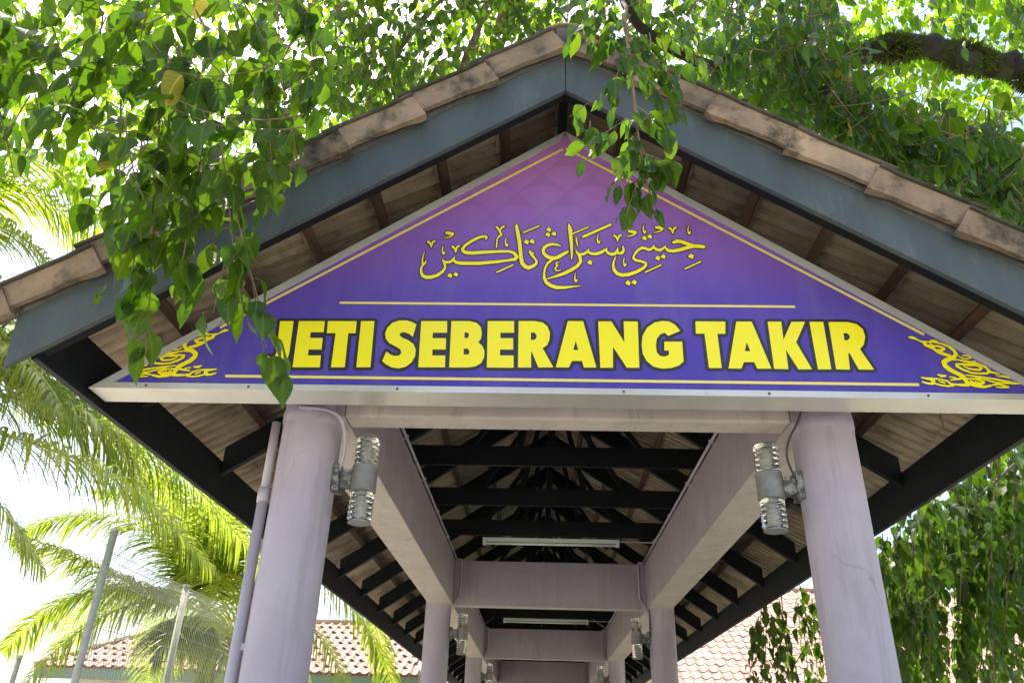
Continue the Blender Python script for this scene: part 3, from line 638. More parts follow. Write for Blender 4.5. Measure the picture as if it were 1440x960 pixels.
# ------------------------------------------------------------------ tube lights, conduits, pipe, wires
for k, lb in enumerate(('unlit white tube light across the first bay under the dark tie beams', 'unlit tube light in the second bay, seen beyond the first crossbeam', 'unlit tube light in the third bay, farthest back')):
    t = thing('tube_light', lb, 'tube light', (0, 4.75 + k * BAY, 3.53), 'tube lights under the roof ties')
    G().box(-.74, .74, -.02, .02, .012, .05).build('light_batten', M['tube_white'], t, bevel=.003)
    G().tube([(-.70, 0, -.010), (.70, 0, -.010)], .0145, 12).build('tube', M['tube_white'], t, smooth=True)
    for s_ in (-1, 1): G().box(s_ * .72 - .018, s_ * .72 + .018, -.018, .018, -.028, .012).build('lamp_holder', M['tube_white'], t)
    c = G().tube([(.745, 0, .03), (1.095, 0, .03), (1.108, -.3, .018)], .007, 6).build('feed_conduit', M['pvc'], t)
for s_, lb in ((-1, 'long lilac conduit pipe along the inner top edge of the left beam'), (1, 'long lilac conduit pipe along the inner top edge of the right beam')):
    t = thing('conduit_pipe', lb, 'conduit', (s_ * 1.105, 0, 3.52), 'conduits along the beams')
    for k in range(3):
        y0 = k * BAY + .09; y1 = (k + 1) * BAY - .095; zc = .02
        G().tube([(0, y0, zc), (0, y1, zc)], .012, 8).build('pipe', M['pvc'], t, smooth=True)
        G().tube([(-s_ * .06, y1 - .0, zc), (-s_ * .06, y1, -.06), (-s_ * .06, y1, -.38), (-s_ * .04, y1, -.44), (s_ * .0, y1, -.47), (s_ * .002, y1 + .01, -.52)], .010, 8).build('drop_pipe', M['pvc'], t, smooth=True)
        G().tube([(0, y1 + .002, zc), (-s_ * .06, y1 + .002, zc - .001)], .0122, 8).build('elbow', M['pvc'], t, smooth=True)
        g = G()
        for j in range(5): g.box(-.016, .016, y0 + .5 + j, y0 + .52 + j, zc - .016, zc + .016)
        g.build('pipe_clips', M['pvc'], t).__setitem__('kind', 'stuff')
t = thing('drain_pipe', 'slim lilac pipe strapped to the outer side of the front left column', 'pipe', (-1.488, -.02, 0))
G().tube([(0, 0, .1), (0, 0, 2.62)], .026, 16).build('lower_pipe', M['pvc'], t, smooth=True)
G().tube([(0, 0, 2.62), (0, 0, 3.0)], .022, 16).build('upper_pipe', M['pvc'], t, smooth=True)
G().tube([(0, 0, 2.58), (0, 0, 2.65)], .030, 16).build('pipe_collar', M['pvc'], t, smooth=True)
G().box(.0, .05, -.012, .012, 1.9, 1.93).build('pipe_clip', M['pvc'], t)
w = G().tube(smooth_poly([onY(*q) for q in ((421,572,-.165), (455,574,-.16), (478,583,-.13), (486,605,-.10), (484,640,-.05), (476,662,-.03))]), .0095, 6).build('lamp_cable', M['pvc'], None, smooth=True)
tag(w, 'lilac painted cable curving down to the lamp on the front left column', 'cable', 'lamp feed cables')
w = G().tube(smooth_poly([onY(*q) for q in ((1128,572,-.13), (1123,592,-.12), (1109,617,-.10), (1105,640,-.08), (1113,662,-.05), (1122,676,-.03))]), .006, 6).build('lamp_cable', M['cable_dark'], None, smooth=True)
tag(w, 'thin brown cable curving down to the lamp on the front right column', 'cable', 'lamp feed cables')
w = G().tube(smooth_poly([Vector(q) for q in ((1.144, BAY - .1, 3.03), (1.15, BAY - .14, 2.95), (1.152, BAY - .09, 2.80), (1.148, BAY - .05, 2.72))]), .008, 6).build('lamp_cable', M['cable_dark'], None, smooth=True)
tag(w, 'cable running down to the lamp on the second right column', 'cable', 'lamp feed cables')
w = G().tube(smooth_poly([Vector(q) for q in ((1.74, -.1, 3.36), (1.79, -.12, 3.2), (1.86, -.1, 3.16), (1.90, -.02, 3.0), (1.93, .04, 3.12))]), .006, 6).build('dry_vine', M['twig'], None)
tag(w, 'dry brown vine strand dangling under the right roof overhang', 'vine')
for a, b, lb in (((1237, 785, 7.5), (1520, 560, 5.2), 'thin grey cable rising right behind the front right column, upper one'),
                 ((1100, 885, 9.5), (1180, 830, 8.6), 'short thin grey cable left of the front right column, in front of tiles'),
                 ((1240, 935, 8.5), (1480, 825, 6.6), 'thin grey cable low at right crossing the hanging foliage')):
    P0, P1 = at(*a), at(*b); P0 = P0 + (P0 - P1) * .25
    P = [P0.lerp(P1, i / 12) - Vector((0, 0, .12 * 4 * (i / 12) * (1 - i / 12))) for i in range(13)]
    tag(G().tube(P, .009, 6).build('overhead_cable', M['cable'], None, smooth=True), lb, 'cable', 'cables at the right')

# ------------------------------------------------------------------ foliage tools (numpy)
def leaf_template(rows, fold=.14, droop=.22, curl=0):
    V = []; UV = []; F = []
    for i, (t, w_) in enumerate(rows):
        z = -droop * t * t
        if w_ == 0: V.append((t, 0, z)); UV.append((t, 0))
        else:
            for s_ in (-1, 0, 1):
                V.append((t, s_ * w_, z + (fold * w_ * (1 if s_ else 0)) + curl * sin(9 * t + s_) * w_ * abs(s_))); UV.append((t, s_ * w_))
    idx = 0; st = []
    for t, w_ in rows: st.append(idx); idx += 1 if w_ == 0 else 3
    for i in range(len(rows) - 1):
        a, b = st[i], st[i + 1]; wa, wb = rows[i][1], rows[i + 1][1]
        if wa == 0: F += [(a, b + 1, b), (a, b + 2, b + 1)]
        elif wb == 0: F += [(a, a + 1, b), (a + 1, a + 2, b)]
        else: F += [(a, a + 1, b + 1), (a, b + 1, b), (a + 1, a + 2, b + 2), (a + 1, b + 2, b + 1)]
    return np.array(V, dtype=np.float32), np.array(F, dtype=np.int32), np.array(UV, dtype=np.float32)
NEAR = [(0, 0), (.05, .11), (.15, .22), (.30, .30), (.45, .305), (.60, .25), (.74, .165), (.86, .075), (.94, .025), (1, 0)]
NEAR2 = [(0, 0), (.05, .14), (.16, .28), (.30, .35), (.45, .34), (.60, .275), (.74, .19), (.86, .09), (.94, .03), (1, 0)]
FAR = [(0, 0), (.22, .27), (.55, .30), (1, 0)]
NARR = [(0, 0), (.06, .10), (.18, .20), (.34, .265), (.50, .26), (.66, .20), (.80, .11), (.90, .045), (1, 0)]
T_NEAR = [leaf_template(NARR, .3, .25, .12), leaf_template(NARR, .15, .5, .25), leaf_template(NARR, .5, .05, .05), leaf_template(NEAR, .25, .2, .14), leaf_template(NEAR2, .18, .40, .18), leaf_template(NEAR, .55, -.10, .16), leaf_template(NEAR, .1, .6, .28), leaf_template(NEAR2, -.3, .25, .2)]
T_FAR = leaf_template(FAR, .3, .2)
def np_mesh(name, V, F, UV=None, rnd=None):
    me = bpy.data.meshes.new(name); me.vertices.add(len(V)); me.vertices.foreach_set('co', V.astype(np.float32).ravel())
    me.loops.add(F.size); me.loops.foreach_set('vertex_index', F.astype(np.int32).ravel())
    me.polygons.add(len(F)); me.polygons.foreach_set('loop_start', np.arange(0, F.size, 3, dtype=np.int32)); me.polygons.foreach_set('loop_total', np.full(len(F), 3, dtype=np.int32))
    if UV is not None: uv = me.uv_layers.new(name='UVMap'); uv.data.foreach_set('uv', UV[F.ravel()].ravel().astype(np.float32))
    if rnd is not None: a = me.attributes.new('leaf_rand', 'FLOAT', 'POINT'); a.data.foreach_set('value', rnd.astype(np.float32))
    me.update(); me.validate(); return me
leaf_meshes = []
for i, (v, f, uv) in enumerate(T_NEAR):
    me_ = np_mesh('leaf', v, f, uv, np.zeros(len(v))); me_.polygons.foreach_set('use_smooth', [True] * len(me_.polygons)); leaf_meshes.append(me_)
def frames(P, D, Nn, S):
    """P base, D axis, Nn approx normal, S size -> arrays"""
    D = D / np.linalg.norm(D, axis=1, keepdims=True); Y = np.cross(Nn, D); Y /= (np.linalg.norm(Y, axis=1, keepdims=True) + 1e-9); Z = np.cross(D, Y)
    return P, D, Y, Z, S
def stuff_leaves(name, P, D, Nn, S, m, parent, tmpl=T_FAR, kind='stuff', seed=0):
    P, X, Y, Z, S = frames(P, D, Nn, S); v, f, uv = tmpl; n, k = len(P), len(v)
    V = P[:, None, :] + S[:, None, None] * (v[None, :, 0:1] * X[:, None, :] + v[None, :, 1:2] * Y[:, None, :] + v[None, :, 2:3] * Z[:, None, :])
    F = (f[None] + (np.arange(n) * k)[:, None, None]).reshape(-1, 3); r = np.random.RandomState(seed).rand(n)
    me = np_mesh(name, V.reshape(-1, 3), F, np.tile(uv, (n, 1)), np.repeat(r, k)); o = link(name, me, m, parent); 
    if kind: o['kind'] = kind
    return o
def leaf_objects(P, D, Nn, S, m, parent, seed=0, old=0):
    P, X, Y, Z, S = frames(P, D, Nn, S); r = random.Random(seed)
    for i in range(len(P)):
        me_ = r.choice(leaf_meshes); o = bpy.data.objects.new('leaf', me_); COL.objects.link(o); o.parent = parent
        s_ = float(S[i]); o.matrix_basis = Matrix(((X[i][0] * s_, Y[i][0] * s_, Z[i][0] * s_, P[i][0]), (X[i][1] * s_, Y[i][1] * s_, Z[i][1] * s_, P[i][1]), (X[i][2] * s_, Y[i][2] * s_, Z[i][2] * s_, P[i][2]), (0, 0, 0, 1)))
        if not me_.materials: me_.materials.append(M['leaf'])
        mm = M['leaf_old'] if r.random() < old else m
        if mm is not M['leaf']: o.material_slots[0].link = 'OBJECT'; o.material_slots[0].material = mm
class Leaves:
    def __init__(s, seed): s.P = []; s.D = []; s.N = []; s.S = []; s.r = random.Random(seed)
    def twig(s, a, b, n, size, spread=.5, hang=.9, sag=.0, G_=None, rad=.003):
        r = s.r; a = Vector(a); b = Vector(b); ax = (b - a).normalized(); sd_ = ax.orthogonal().normalized()
        pts = [a.lerp(b, i / 6) - Vector((0, 0, sag * 4 * (i / 6) * (1 - i / 6))) for i in range(7)]
        if G_ is not None: G_.tube(pts, [rad * (1 - .5 * i / 6) for i in range(7)], 5)
        for i in range(n):
            t = (i + r.random()) / n; q = a.lerp(b, t) - Vector((0, 0, sag * 4 * t * (1 - t)))
            ph = r.uniform(0, 2 * pi); side = Matrix.Rotation(ph, 3, ax) @ sd_
            pet = size * r.uniform(.1, .35)
            d = side * spread + ax * .25 + Vector((r.uniform(-.25, .25), r.uniform(-.25, .25), -hang * r.uniform(.5, 1.2)))
            nn = side + Vector((r.uniform(-.5, .5), r.uniform(-.5, .5), r.uniform(.1, .9)))
            base = q + side * pet + Vector((0, 0, -pet * .3)); s.P.append(base); s.D.append(d); s.N.append(nn); s.S.append(size * (r.uniform(.7, 1.3) if r.random() < .75 else r.uniform(.35, .7)))
            if G_ is not None: G_.tube([q, base], rad * .35, 3, cap=False)
    def arrays(s): return np.array([tuple(v) for v in s.P]), np.array([tuple(v) for v in s.D]), np.array([tuple(v) for v in s.N]), np.array(s.S)
    def emit(s, parent, m, nobj=300, seed=1, old=0, name='foliage', near_t=None):
        P, D, Nn, S = s.arrays(); vis = (P - np.array(CC)); z = vis @ np.array(CF); x = 720 + FPX * (vis @ np.array(CR)) / z; y = 480 - FPX * (vis @ np.array(CU)) / z
        score = S / np.maximum(z, .1) * ((x > -30) & (x < 1470) & (y > -30) & (y < 990) & (z > 0)); order = np.argsort(-score); a, b = order[:nobj], order[nobj:]
        if nobj: leaf_objects(P[a], D[a], Nn[a], S[a], m, parent, seed, old)
        if len(b): stuff_leaves(name, P[b], D[b], Nn[b], S[b], m, parent, near_t or T_FAR, seed=seed)
def region_twigs(L, G_, poly, dr, n, size, nl, length, seed, hang=.9, dirv=None, rad=.003, sag=.05):
    r = random.Random(seed); xs = [p[0] for p in poly]; ys = [p[1] for p in poly]
    def ins(x, y):
        c = False; j = len(poly) - 1
        for i in range(len(poly)):
            if (poly[i][1] > y) != (poly[j][1] > y) and x < (poly[j][0] - poly[i][0]) * (y - poly[i][1]) / (poly[j][1] - poly[i][1]) + poly[i][0]: c = not c
            j = i
        return c
    k = 0
    while k < n:
        x, y = r.uniform(min(xs), max(xs)), r.uniform(min(ys), max(ys))
        if not ins(x, y): continue
        k += 1; q = at(x, y, r.uniform(*dr))
        d = Vector((r.uniform(-1, 1), r.uniform(-1, 1), r.uniform(-.9, .1))) if dirv is None else Vector(dirv) + Vector((r.uniform(-.5, .5), r.uniform(-.5, .5), r.uniform(-.3, .3)))
        d.normalize(); ln = length * r.uniform(.6, 1.3); L.twig(q - d * ln / 2, q + d * ln / 2, nl, size, hang=hang, sag=sag, G_=G_, rad=rad)

# ------------------------------------------------------------------ tree A: near branch hanging at upper left
tA = thing('tree', 'broad-leaved tree whose near leafy branches hang down at the upper left', 'tree', (-5.2, -2.6, 0), 'trees around the shelter')
def loc(o, t): o.matrix_parent_inverse = t.matrix_basis.inverted(); return o
class Off:   # parent holder that keeps world coordinates
    pass
def limb(t, pts, r0, r1, m, name='branch', n=12, wob=.03, seed=1):
    r = random.Random(seed); P = smooth_poly([Vector(q) for q in pts], 3); k = len(P)
    P = [q + Vector((r.uniform(-1, 1), r.uniform(-1, 1), r.uniform(-1, 1))) * wob * (1 if 0 < i < k - 1 else 0) * .4 for i, q in enumerate(P)]
    o = G().tube(P, [r0 + (r1 - r0) * i / (k - 1) * 1.0 for i in range(k)], n).build(name, m, t, smooth=True); o.matrix_parent_inverse = Matrix.Translation(t.location).inverted(); return o
def holder(t): return None
limb(tA, [(-5.2, -2.6, 0), (-5.15, -2.55, 1.5), (-5.0, -2.4, 3.2), (-4.7, -2.2, 5.0)], .30, .20, M['bark'], 'trunk')
limb(tA, [(-4.75, -2.2, 4.6), (-3.6, -2.1, 4.9), (-2.4, -2.0, 4.7), (-1.3, -1.9, 4.5), (-.6, -1.85, 4.3)], .12, .02, M['bark'])
limb(tA, [(-4.75, -2.2, 4.8), (-3.5, -1.4, 5.6), (-2.2, -1.2, 6.1), (-1.0, -1.3, 6.2)], .10, .02, M['bark'])
LAe = Leaves(21); gt = G()
strands = [((100,120,3.0),(135,225,2.9),8), ((170,140,2.9),(160,420,2.75),16), ((225,150,2.8),(205,500,2.65),24), ((240,300,2.7),(265,385,2.65),8), ((300,120,2.7),(245,430,2.6),18),
           ((310,200,2.6),(335,430,2.5),15), ((330,290,2.55),(372,500,2.45),12), ((370,90,2.7),(385,290,2.6),14), ((400,150,2.75),(420,240,2.7),6), ((250,60,2.9),(280,330,2.7),18),
           ((20,20,3.0),(60,190,2.9),10), ((-30,60,3.0),(20,250,2.9),10), ((60,0,2.9),(110,170,2.8),11), ((340,0,2.8),(400,130,2.7),10), ((180,0,2.9),(230,180,2.8),14), ((320,350,2.6),(300,440,2.55),6), ((350,380,2.5),(375,490,2.45),4),
           ((190,330,2.7),(180,440,2.65),7), ((130,260,2.85),(120,310,2.85),4), ((420,0,2.9),(440,110,2.9),7)]
for a, b, n_ in strands: LAe.twig(at(*a), at(*b), n_, .118, spread=.38, hang=.8, sag=-.02, G_=gt, rad=.0035)
region_twigs(LAe, gt, [(-60,-60),(470,-60),(440,110),(390,240),(300,320),(200,290),(130,200),(60,240),(-60,210)], (2.5, 3.8), 100, .118, 7, .35, 5, rad=.003)
for q in (at(385,500,2.45), at(398,525,2.45)): LAe.P.append(q); LAe.D.append(Vector((.15, 0, -1))); LAe.N.append(Vector((.2, -1, .2))); LAe.S.append(.12)
tA_holder = tA
o = gt.build('twigs', M['twig'], tA); o.matrix_parent_inverse = Matrix.Translation(tA.location).inverted(); o['kind'] = 'stuff'
# leaves are parented with positions relative to the tree's foot
def emit_rel(L, t, *a, **k):
    L.P = [v - Vector(t.location) for v in L.P]
    P, D, Nn, S = L.arrays(); vis = (P + np.array(t.location) - np.array(CC)); z = vis @ np.array(CF); x = 720 + FPX * (vis @ np.array(CR)) / z; y = 480 - FPX * (vis @ np.array(CU)) / z
    m, nobj = a[0], k.get('nobj', 300); seed = k.get('seed', 1)
    score = S / np.maximum(z, .1) * ((x > -30) & (x < 1470) & (y > -30) & (y < 990) & (z > 0)) * k.get('bias', 1); order = np.argsort(-score); a_, b_ = order[:nobj], order[nobj:]
    if nobj: leaf_objects(P[a_], D[a_], Nn[a_], S[a_], m, t, seed, k.get('old', 0))
    if len(b_): stuff_leaves('foliage', P[b_], D[b_], Nn[b_], S[b_], k.get('m2', m), t, k.get('tmpl', T_FAR), seed=seed)
TMID = leaf_template([(0, 0), (.12, .24), (.32, .35), (.58, .28), (.80, .12), (1, 0)], .25, .2, .1)
emit_rel(LAe, tA, M['leaf'], nobj=298, old=.012, seed=4, tmpl=TMID)

# ------------------------------------------------------------------ tree B: mossy limb from the right, hanging spray in the middle
tB = thing('tree', 'large tree with mossy dark limb reaching in from the upper right', 'tree', (9.2, 2.6, 0), 'trees around the shelter')
limb(tB, [(9.2, 2.6, 0), (9.1, 2.6, 2), (8.8, 2.5, 4.5), (8.2, 2.3, 6.2)], .42, .30, M['moss_bark'], 'trunk', 18)
mp_ = [at(1620,150,7.2), at(1500,130,7.2), at(1440,98,7.1), at(1380,90,7.0), at(1300,62,6.9), at(1215,72,6.9), at(1140,105,6.9), at(1090,120,7.0), at(1040,170,7.1)]
limb(tB, [(8.3, 2.3, 5.9)] + mp_, .155, .045, M['moss_bark'], 'branch', 16, .13, 3)
limb(tB, [at(1090,110,7.0), at(1000,100,7.0), at(880,30,6.2), at(870,-60,5.2)], .07, .02, M['moss_bark'], 'branch')
limb(tB, [at(1240,75,6.9), at(1080,130,7.6), at(985,165,8)], .06, .02, M['moss_bark'], 'branch')
limb(tB, [at(1580,260,5.6), at(1480,300,5.4), at(1380,290,5.3), at(1330,278,5.3), at(1300,275,5.3)], .035, .012, M['twig'], 'branch')
limb(tB, [at(870,-60,5.2), at(875,-40,4.2), at(878,0,3.3), at(885,60,3.0)], .014, .006, M['twig'], 'branch')
# shaggy moss fringe on the limb
mr_ = random.Random(8); MP = smooth_poly(mp_, 3); P = []; D = []; Nn = []; S = []
for i in range(12000):
    j = mr_.randrange(len(MP) - 1); q = MP[j].lerp(MP[j + 1], mr_.random()); f_ = j / len(MP); rad = .14 + (.05 - .14) * f_
    ax = (MP[j + 1] - MP[j]).normalized(); o_ = Matrix.Rotation(mr_.uniform(0, 2 * pi), 3, ax) @ ax.orthogonal().normalized()
    if sin(q.x * 5.1 + o_.z * 2) + sin(q.x * 11.3 + q.y * 3 + o_.y * 3) < -1.0: continue
    P.append(tuple(q + o_ * rad * .92 - Vector(tB.location))); D.append(tuple(o_ + ax * mr_.uniform(-.6, .6) + Vector((0, 0, mr_.uniform(-.6, .3))))); Nn.append((mr_.uniform(-1, 1), mr_.uniform(-1, 1), mr_.uniform(-1, 1))); S.append(mr_.uniform(.03, .07) * (1 + .6 * sin(q.x * 9)))
M['moss'] = leaf_mat('moss', (.022, .026, .009), (.055, .07, .014), (.22, .30, .02), veins=False, tw=.3, rough=.8)
stuff_leaves('moss', np.array(P), np.array(D), np.array(Nn), np.array(S) , M['moss'], tB, leaf_template([(0, .10), (.5, .09), (1, 0)], .1, .1), seed=3)
LBc = Leaves(31); gb = G()
main = [at(877,20,3.05), at(884,70,3.0), at(893,150,2.95), at(900,215,2.92), at(913,270,2.9)]
gb.tube(smooth_poly(main, 2), [.009 - .0055 * i / 16 for i in range(len(smooth_poly(main, 2)))], 7)
for a, b, n_ in (((895,160,2.95),(815,215,2.85),9), ((885,110,3.0),(800,165,2.95),6), ((897,185,2.93),(862,245,2.88),7), ((900,215,2.92),(945,235,2.9),6), ((904,240,2.92),(880,305,2.86),8), ((910,262,2.9),(925,300,2.9),5),
                 ((896,150,2.95),(945,190,2.95),6), ((888,90,3.0),(940,150,3.0),8), ((880,50,3.05),(955,120,3.05),9), ((878,30,3.05),(830,70,3.1),8), ((884,70,3.0),(850,150,2.95),7), ((905,20,3.2),(985,90,3.2),10), ((850,10,3.2),(800,60,3.2),7),
                 ((905,235,2.92),(855,270,2.9),6), ((930,60,3.1),(955,165,3.1),8), ((830,170,2.95),(828,210,2.9),4), ((900,205,2.92),(925,255,2.9),5)):
    LBc.twig(at(*a), at(*b), int(n_ * 1.6), .088, spread=.4, hang=.85, sag=-.01, G_=gb, rad=.0028)
region_twigs(LBc, gb, [(780,-60),(1010,-60),(990,60),(930,90),(840,60)], (3.0, 4.2), 16, .09, 7, .3, 9, rad=.0025)
# middle-distance sprays above the right slope
region_twigs(LBc, gb, [(1040,60),(1130,50),(1250,150),(1440,190),(1500,420),(1400,300),(1250,215),(1130,165)], (4.6, 6.4), 260, .125, 12, .55, 12, rad=.004)
region_twigs(LBc, gb, [(1000,-60),(1180,-60),(1160,60),(1060,120),(980,100)], (4.4, 6.4), 85, .12, 9, .5, 13, rad=.004)
region_twigs(LBc, gb, [(1130,20),(1230,0),(1220,110),(1160,130)], (5.0, 6.2), 9, .12, 8, .4, 19, rad=.004)
region_twigs(LBc, gb, [(1290,-60),(1500,-60),(1500,60),(1330,30)], (5.4, 6.6), 18, .12, 8, .5, 20, rad=.004)
region_twigs(LBc, gb, [(1260,200),(1500,210),(1500,350),(1330,280)], (5.0, 6.6), 55, .13, 10, .6, 14, rad=.004)
o = gb.build('twigs', M['twig'], tB); o.matrix_parent_inverse = Matrix.Translation(tB.location).inverted(); o['kind'] = 'stuff'
TSLIM = leaf_template([(0, 0), (.12, .15), (.32, .22), (.58, .18), (.80, .09), (1, 0)], .25, .3, .1)
emit_rel(LBc, tB, M['leaf'], nobj=298, seed=6, old=.01, m2=M['leaf_blue'], tmpl=TSLIM)
LBf = Leaves(33)
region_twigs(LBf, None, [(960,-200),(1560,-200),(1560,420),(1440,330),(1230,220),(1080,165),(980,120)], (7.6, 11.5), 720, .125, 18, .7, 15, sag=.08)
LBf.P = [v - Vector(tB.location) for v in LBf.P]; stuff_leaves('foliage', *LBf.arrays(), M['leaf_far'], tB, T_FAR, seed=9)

# ------------------------------------------------------------------ tree C: crown behind and above the gable
tC = thing('tree', 'tall tree behind the left roof slope, its sunlit crown filling the sky above the gable', 'tree', (-3.9, 7.0, 0), 'trees around the shelter')
limb(tC, [(-3.9, 7, 0), (-3.8, 6.8, 2.5), (-3.4, 6.2, 5.2), (-2.6, 5.2, 7.5), (-1.8, 4.2, 9.2)], .26, .10, M['bark'], 'trunk')
limb(tC, [at(640,130,8.6), at(665,60,8.3), at(700,-30,8.2), at(740,-120,8.2)], .05, .03, M['bark'])
limb(tC, [at(500,190,8.2), at(535,100,8.2), at(600,20,8.2), at(700,-80,8.2)], .03, .02, M['bark'])
limb(tC, [(-2.6, 5.2, 7.5), (-1.2, 4.6, 8.6), tuple(at(740,-120,8.2))], .10, .04, M['bark'])
LC_ = Leaves(41); gc = G()
region_twigs(LC_, gc, [(380,-220),(1010,-220),(960,90),(800,40),(600,130),(470,190),(400,230),(380,100)], (6.0, 8.5), 330, .115, 15, .7, 17, rad=.004, sag=.06, hang=1.3)
o = gc.build('twigs', M['twig'], tC); o.matrix_parent_inverse = Matrix.Translation(tC.location).inverted(); o['kind'] = 'stuff'
emit_rel(LC_, tC, M['leaf'], nobj=280, seed=8, tmpl=TMID)
LC2 = Leaves(42)
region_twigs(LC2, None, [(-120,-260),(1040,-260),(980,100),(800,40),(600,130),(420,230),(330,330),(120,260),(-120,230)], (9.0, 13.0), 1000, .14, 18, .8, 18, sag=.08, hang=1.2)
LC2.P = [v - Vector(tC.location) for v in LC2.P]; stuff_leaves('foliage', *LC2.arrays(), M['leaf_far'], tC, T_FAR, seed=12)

# ------------------------------------------------------------------ tree D: foliage curtain at lower right
tD = thing('tree', 'creeper-hung tree beside the right side of the shelter, in front of tiled roof', 'tree', (6.4, 5.6, 0), 'trees around the shelter')
limb(tD, [(6.4, 5.6, 0), (6.3, 5.5, 2), (6.0, 5.2, 4.2), (5.2, 4.8, 6.2)], .22, .10, M['bark'], 'trunk')
limb(tD, [(6.2, 5.4, 3.2), (5.0, 4.8, 4.4), (4.0, 4.6, 5.0), (3.0, 5.0, 5.2)], .08, .02, M['bark'])
LD = Leaves(51); gd = G(); dr_ = random.Random(52)
for i in range(120):      # hanging strands
    x = dr_.uniform(1215, 1500); lo_ = 960 if x > 1260 else 900; y0 = 760 - (x - 1240) * .62 + dr_.uniform(-40, 120); y1 = min(y0 + dr_.uniform(120, 360), 1010)
    if dr_.random() < .2: x = dr_.uniform(1060, 1215); y0 = 905 - (x - 990) * .62 + dr_.uniform(-10, 40); y1 = y0 + dr_.uniform(40, 150)
    d = dr_.uniform(5.6, 8.4)
    if x < 1230: d = dr_.uniform(7.5, 9)
    LD.twig(at(x, y0, d), at(x + dr_.uniform(-25, 25), y1, d), int((y1 - y0) * d / 44), .115, spread=.5, hang=1.0, sag=.0, G_=gd, rad=.006)
region_twigs(LD, gd, [(1240,770),(1460,600),(1520,900),(1440,880),(1330,800),(1270,960),(1250,960)], (5.6, 9.0), 230, .12, 11, .5, 53, hang=1.2, rad=.003)
for a, b in (((1180,820,8),(1100,960,7.8)), ((1300,700,6.5),(1310,990,6.4)), ((1340,720,6.5),(1345,960,6.4)), ((1240,800,7),(1255,990,6.9)), ((1380,880,6.2),(1360,1000,6.2)), ((1097,815,8.3),(1092,960,8.2))):
    A_, B_ = at(*a), at(*b); gd.tube([A_, A_.lerp(B_, .4) + Vector((.05, 0, 0)), B_], .006, 5)
o = gd.build('twigs', M['twig'], tD); o.matrix_parent_inverse = Matrix.Translation(tD.location).inverted(); o['kind'] = 'stuff'
emit_rel(LD, tD, M['leaf_shade'], nobj=298, seed=10, m2=M['leaf_shade'], tmpl=TMID)

LD2 = Leaves(57); r5 = random.Random(58)  # overhead crown added to shade the curtain below, also fills the upper right
for i in range(330):
    q = Vector((r5.uniform(3.4, 8.6), r5.uniform(3.6, 9.5), r5.uniform(5.6, 8.2))); d = Vector((r5.uniform(-1, 1), r5.uniform(-1, 1), r5.uniform(-1, .1))).normalized() * .35
    LD2.twig(q - d, q + d, 14, .13, hang=1.1)
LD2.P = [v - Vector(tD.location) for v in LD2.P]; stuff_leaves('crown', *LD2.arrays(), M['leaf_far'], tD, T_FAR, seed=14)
# ------------------------------------------------------------------ palms
def frond(t, pts, seed, n=140, ll=.95, w=.031, droop=.9, rib=.022):
    r = random.Random(seed); P = smooth_poly([Vector(q) for q in pts], 3); cum = [0]
    for a, b in zip(P[:-1], P[1:]): cum.append(cum[-1] + (b - a).length)
    Lt = cum[-1]
    fo = G().tube(P, [rib * (1 - .85 * c / Lt) for c in cum], 7).build('frond', M['palm_rib'], t, smooth=True); fo.matrix_parent_inverse = Matrix.Translation(t.location).inverted()
    V = []; F = []; R = []
    def pos(s_):
        for i in range(len(P) - 1):
            if cum[i + 1] >= s_: k = (s_ - cum[i]) / max(1e-6, cum[i + 1] - cum[i]); return P[i].lerp(P[i + 1], k), (P[i + 1] - P[i]).normalized()
        return P[-1], (P[-1] - P[-2]).normalized()
    for i in range(n):
        f_ = .10 + .90 * (i + .5) / n; q, d = pos(f_ * Lt); side = d.cross(Vector((0, 0, 1)))
        if side.length < .05: side = Vector((1, 0, 0))
        side.normalize(); ln = ll * (sin(pi * min(1, f_ * .82 + .18)) ** .6 + .15) * r.uniform(.85, 1.1)
        for s_ in (-1, 1):
            out = (side * s_ * r.uniform(.55, .85) + d * r.uniform(.35, .6) + Vector((0, 0, r.uniform(.05, .3)))).normalized(); c = Vector(q); b = len(V); dirn = Vector(out)
            rv = r.random(); seg = 5
            wid = Vector(out).cross(side.cross(d)).normalized()
            tw = r.uniform(-.3, .3)
            for k in range(seg + 1):
                ww = w * (.6, 1, .95, .75, .45, .05)[k] / 2; wd = (wid + d * tw).normalized()
                V += [c - wd * ww, c + wd * ww]; R += [rv, rv]
                dirn = (dirn + Vector((0, 0, -droop * (.25 + .25 * k) * r.uniform(.8, 1.2) * .55))).normalized(); c = c + dirn * (ln / seg)
            for k in range(seg): F += [(b + 2 * k, b + 2 * k + 1, b + 2 * k + 3), (b + 2 * k, b + 2 * k + 3, b + 2 * k + 2)]
    me = np_mesh('leaflets', np.array([tuple(v - Vector(t.location)) for v in V]), np.array(F), np.zeros((len(V), 2)), np.array(R))
    o = link('leaflets', me, M['palm_leaf'], fo); o.matrix_parent_inverse = Matrix.Translation(t.location); o['kind'] = 'stuff'
    return fo
